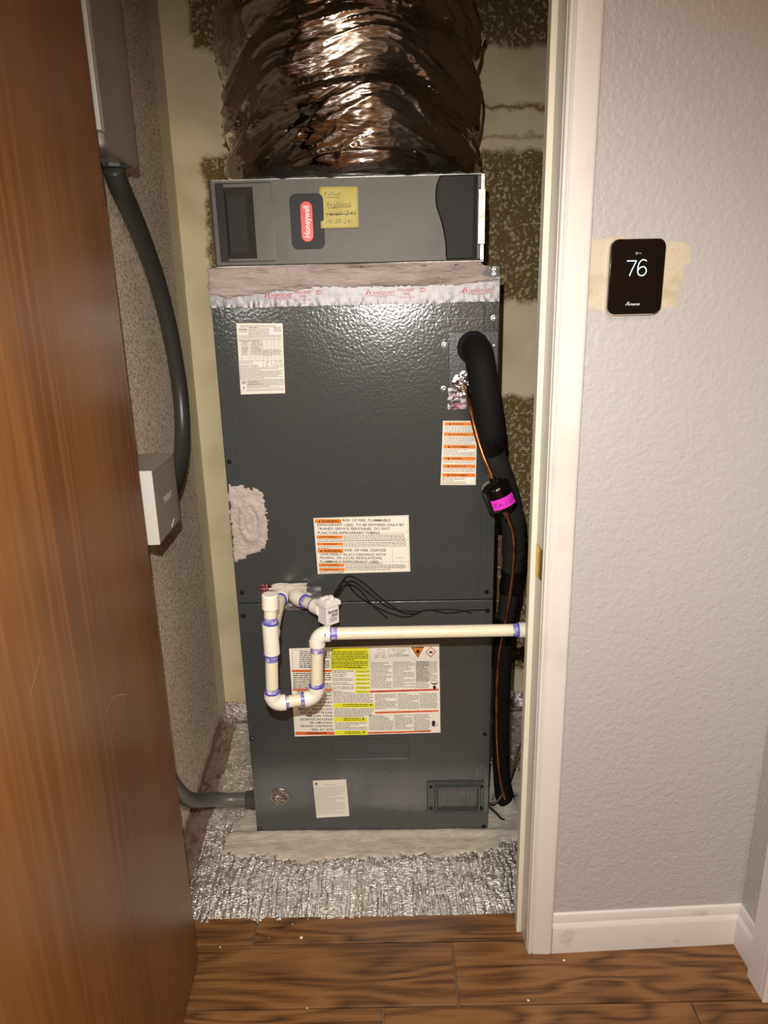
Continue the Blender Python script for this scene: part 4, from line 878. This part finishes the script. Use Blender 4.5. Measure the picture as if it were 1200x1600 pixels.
ll = thing('liquid_line', 'thin copper refrigerant tube with a black filter drier, in front of the black foam line', 'pipe', (.382, .40, 0))
IL = inv_of(ll)
cp = spline([(.2380, .366, 1.1940), (.2385, .335, 1.1900), (.2380, .300, 1.1680), (.2400, .272, 1.1400), (.2480, .252, 1.1000), (.2600, .242, 1.0600), (.2740, .236, 1.0250), (.2835, .235, 1.0050)], 8)
b = B(); b.tube(cp, .0049, 14); b.build('copper_tube', 'copper', ll, IL)
cp2 = spline([(.3130, .237, .9330), (.3220, .243, .9080), (.3330, .252, .8800), (.3420, .275, .8350), (.3470, .300, .7900), (.3490, .318, .7450), (.3480, .334, .6900), (.3430, .344, .6300), (.3350, .352, .5680), (.3285, .357, .4930), (.3280, .360, .4000), (.3320, .367, .2900), (.3410, .378, .1900), (.3540, .395, .1100), (.3700, .418, .0500), (.3810, .432, .006)], 8)
b = B(); b.tube(cp2, [.0050 if p.z > .85 else .0040 for p in cp2], 14); b.build('copper_tube', 'copper', ll, IL)
da = Vector((.2810, .235, 1.0050)); db = Vector((.3105, .237, .9330)); dd = (db-da).normalized(); dn = (db-da).length
def dpt(t): return da+dd*(dn*t)
b = B(); b.tube([dpt(t) for t in (-.06, .02, .05, .10, .18, .24, .80, .84, .92, .97, 1.0)], [.0070, .0085, .016, .024, .0300, .0320, .0320, .0305, .022, .012, .0085], 36)
dr = b.build('filter_drier', 'black_gloss', ll, IL, ang=40); lab(dr, 'glossy black filter drier can')
# pink sticker wrapped round the can
side = dd.cross(Vector((0, 1, 0))).normalized(); fwd = side.cross(dd).normalized()
if fwd.y > 0: fwd = -fwd
if side.x < 0: side = -side
def dmap(s, t, off=.0004): return da+dd*(dn*(.60+t)) + (side*sin(s)+fwd*cos(s))*(.0320+off)
b = B(); n_ = 20; vs = [dmap(-.80+1.75*i/n_, t) for t in (-.13, .17) for i in range(n_+1)]; b.add(vs, [(i+n_+1, i+n_+2, i+1, i) for i in range(n_)]); ps = b.build('pink_sticker', 'pink', dr, IL)
b = B(); 
put_text(b, 'A-1123', -.35, .85, .085, -.01, lambda s, t: dmap(s, t, .0008), bold=.0); ribbon(b, [(-.62, -.02), (-.40, -.02)], .012, lambda s, t: dmap(s, t, .0008)); ribbon(b, [(-.62, .02), (-.40, .02)], .012, lambda s, t: dmap(s, t, .0008)); ribbon(b, [(-.62, .07), (-.40, .07)], .012, lambda s, t: dmap(s, t, .0008))
b.build('lettering', 'print', ps, IL, smooth=False)
for q0, q1 in ((da-dd*.012, da+dd*.006), (db-dd*.004, db+dd*.016)):
    b = B(); b.tube([q0, q1], .0067, 14); b.build('solder_joint', 'copper', ll, IL)

cb_ = B(); cb_.tube(spline([(.470, .46, .42), (.450, .455, .34), (.429, .45, .264), (.418, .45, .205), (.400, .445, .145), (.378, .425, .090), (.352, .405, .062), (.334, .40, .050), (.3195, .41, .048)], 8), .0030, 10)
cc = thing('control_cable', 'thin brown cable looping past the foot of the black foam line', 'cable', (.40, .43, .04)); cb_.build('brown_jacket', 'cable_brown', cc, inv_of(cc))
cb_ = B(); cb_.tube(spline([(.3195, .385, .055), (.336, .372, .045), (.352, .375, .022), (.362, .385, .0095)], 8), .0022, 8); cb_.build('black_lead', 'cable_black', cc, inv_of(cc))

# ------------------------------------------------------------------ left wall: enclosure, conduit, disconnect
XW = -.502
eb = thing('electrical_enclosure', 'large grey metal enclosure high on the closet side wall, partly behind the door', 'electrical box', (XW, .24, 1.64))
IE = inv_of(eb)
b = B(); b.box(XW+.0005, -.424, .150, .361, 1.640, 2.16); b.build('body', 'box_grey', eb, IE, bevel=.008, seg=3)
b = B(); b.box(XW+.002, -.4190, .128, .150, 1.662, 2.165); lab(b.build('cover_lip', 'box_light', eb, IE, bevel=.002), 'lighter front cover lip')
b = B(); pts = [Vector((-.458+.017*cos(q*pi/12), .205+.024*sin(q*pi/12), 1.6395)) for q in range(25)]; b.tube(pts, .0012, 6, caps=False); b.build('knockout_ring', 'steel', eb, IE)
b = B(); b.tube([(-.462, .313, 1.641), (-.462, .313, 1.634)], .026, 8); b.build('lock_ring', 'conduit', eb, IE)
def conduit(pts, r, step=.0030, seed=1):
    P = spline(pts, 40); acc = [P[0]]
    for p in P[1:]:
        if (p-acc[-1]).length >= step: acc.append(p)
    rr = [r*(1+(.028 if i % 2 else -.028)) for i in range(len(acc))]; b = B(); b.tube(acc, rr, 22); return b
cu_ = thing('flexible_conduit', 'thick dark grey flexible conduit arching from the enclosure to the small switch box', 'conduit', (-.475, .5, 1.2))
cpts = [(-.463, .313, 1.636), (-.465, .352, 1.606), (-.470, .440, 1.560), (-.474, .530, 1.500), (-.4765, .615, 1.420), (-.478, .675, 1.330), (-.4785, .712, 1.230), (-.4785, .725, 1.140), (-.478, .705, 1.050), (-.476, .650, .985), (-.472, .560, .945), (-.466, .460, .935), (-.462, .362, .935)]
conduit(cpts, .0205).build('ribbed_hose', mat('conduit_hose', '3a3936', .35, spec=.5), cu_, inv_of(cu_), ang=75)
b = B(); b.tube([(-.462, .346, .935), (-.462, .362, .935), (-.462, .363, .935), (-.464, .385, .9355)], [.027, .027, .0235, .0235], 8); b.build('connector', 'conduit', cu_, inv_of(cu_))
db_ = thing('disconnect_box', 'small grey switch box with bright cover edge on the closet side wall below the conduit', 'electrical box', (XW, .26, .905))
IDb = inv_of(db_)
b = B(); b.box(XW+.0005, -.4285, .178, .346, .908, 1.056); b.build('body', 'box_grey', db_, IDb, bevel=.002)
b = B(); b.box(-.4340, -.4150, .174, .350, .9045, 1.048); b.build('cover', 'box_grey', db_, IDb, bevel=.0025)
b = B(); b.box(-.455, -.4148, .1705, .1765, .9040, 1.060); b.box(XW+.004, -.455, .1725, .1775, .9060, 1.054); lab(b.build('cover_edge', 'box_silver', db_, IDb, bevel=.0015), 'bright cover edge facing the room')
b = B(); b.box(-.4990, -.4142, .172, .348, 1.0485, 1.0605); b.build('lid_hood', 'box_grey', db_, IDb, bevel=.002)
b = B(); put_text(b, 'MURRAY', .232, .300, .9750, .9890, lambda s, t: (-.4146, s, t), bold=.02, shear=.25); b.build('lettering', 'white_print', db_, IDb, smooth=False)
b = B(); b.prism([(0, 0), (.016, .0035), (.028, .012), (.018, .0085)], (-.4148, .268, .9115), (0, 1, 0), (0, 0, 1), (1, 0, 0), .0008); lab(b.build('bright_scuff', 'white_print', db_, IDb), 'small white bird-shaped mark')
lc = thing('lower_conduit', 'grey ribbed conduit curving across the floor into the cabinet foot', 'conduit', (-.40, .45, .06))
conduit([(-.468, .215, .9000), (-.470, .170, .800), (-.470, .145, .650), (-.470, .150, .500), (-.470, .185, .370), (-.468, .240, .270), (-.462, .310, .180), (-.450, .380, .120), (-.425, .425, .085), (-.390, .440, .070), (-.345, .441, .068), (-.326, .441, .068)], .0185).build('ribbed_hose', mat('conduit_hose_light', '5a5a58', .38), lc, inv_of(lc), ang=75)
b = B(); b.tube([(-.344, .441, .068), (-.330, .441, .068), (-.3295, .441, .068), (-.3125, .440, .068)], [.0215, .0215, .024, .024], 8); b.build('connector', 'conduit', lc, inv_of(lc))

# ------------------------------------------------------------------ thermostat
th_ = thing('thermostat', 'black glass thermostat showing 76 on the grey wall', 'thermostat', (.4585, WY, 1.40))
IT = inv_of(th_)
x0, x1, z0, z1 = .4140, .5030, 1.3425, 1.4595
b = B(); b.prism(rrect(x0+.0012, x1-.0005, z0-.0010, z1-.001, .013), (0, WY-.0006, 0), (1, 0, 0), (0, 0, 1), (0, -1, 0), .0105); lab(b.build('back_plate', 'white_plastic', th_, IT, bevel=.001), 'white plastic back plate')
b = B(); b.prism(rrect(x0, x1, z0+.001, z1, .0125, 8), (0, WY-.0110, 0), (1, 0, 0), (0, 0, 1), (0, -1, 0), .0075); b.build('glass_front', 'glass_black', th_, IT, bevel=.0012)
yq = WY-.0189; tmq = lambda s, t: (s, yq, t)
def tz(X, Y):   # face units (a crop of the front): across 340..838, down 185..922
    return (x0+(X-322)/(822-322)*(x1-x0)-.0+(922-Y)/737*(-.0026), z1-(Y-185)/737*(z1-z0))
b = B(); K = lambda pts, wd: ribbon(b, [tz(*p) for p in pts], wd, tmq)
K([(482, 395), (568, 395), (567, 400), (540, 460), (520, 510), (511, 540)], .00155)
six = spline([(664, 400, 0), (645, 388, 0), (620, 388, 0), (600, 408, 0), (588, 440, 0), (584, 480, 0), (588, 515, 0), (604, 534, 0), (625, 539, 0), (648, 530, 0), (662, 505, 0), (660, 475, 0), (642, 455, 0), (618, 455, 0), (598, 470, 0), (588, 490, 0)], 4)
K([(p.x, p.y) for p in six], .00155); dg = b.build('digits', 'digits', th_, IT, smooth=False); lab(dg, 'glowing pale blue figures 76')
b = B(); dro = spline([(567, 308, 0), (574, 318, 0), (576, 328, 0), (567, 335, 0), (558, 328, 0), (560, 318, 0), (567, 308, 0)], 3); ribbon(b, [tz(p.x, p.y) for p in dro], .0006, tmq)
q0, q1 = tz(583, 328), tz(610, 318); put_text(b, '44%', q0[0], q1[0], q0[1], q1[1], tmq); b.build('humidity_icon', mat('dim_digits', '9aa4a8', .5, emit=('9aa4a8', .35)), th_, IT, smooth=False)
b = B(); q0, q1 = tz(518, 828), tz(620, 806); put_text(b, 'mana', q0[0], q1[0], q0[1], q1[1]-.0008, tmq, bold=.03, shear=.35)
q0 = tz(482, 828); K2 = lambda pts: b.add([tmq(q0[0]+a_, q0[1]+c_) for a_, c_ in pts], [tuple(range(len(pts)))]); K2([(0, 0), (.0022, 0), (.0064, .0062), (.0054, .0062)]); K2([(.0046, 0), (.0064, 0), (.0066, .0062), (.0055, .0062)]); K2([(.0026, .0016), (.0060, .0016), (.0062, .0025), (.0032, .0025)])
b.build('logo', mat('logo_silver', 'b9bcbf', .4), th_, IT, smooth=False)

# ------------------------------------------------------------------ paint crumbs on the floor
cr = None
for k, (x, y, s_) in enumerate(((-.167, .048, .0042), (.405, -.044, .0032), (.307, -.130, .0026), (-.143, -.121, .0022), (-.346, .034, .0024), (-.190, .085, .0014), (-.24, .052, .0013))):
    rn = random.Random(k); p = [(s_*rn.uniform(.55, 1)*cos(q*pi/3), s_*rn.uniform(.5, 1.3)*sin(q*pi/3)) for q in range(6)]
    b = B(); b.prism(p, (0, 0, 0), (1, 0, 0), (0, 1, 0), (0, 0, 1), .0012)
    o = b.build('paint_chip', 'chip'); o.location = (x, y, .0002)
    tag(o, ['largest white paint chip on the planks in front of the foil', 'small pale chip on the planks below the thermostat wall', 'tiny chip on the planks at the front right', 'tiny pale chip on the wide plank at front', 'pale chip beside the foot of the brown door', 'paint speck on the plank close to the foil edge', 'paint speck between the door and the largest chip'][k], 'paint chip', 'paint crumbs on the plank floor')
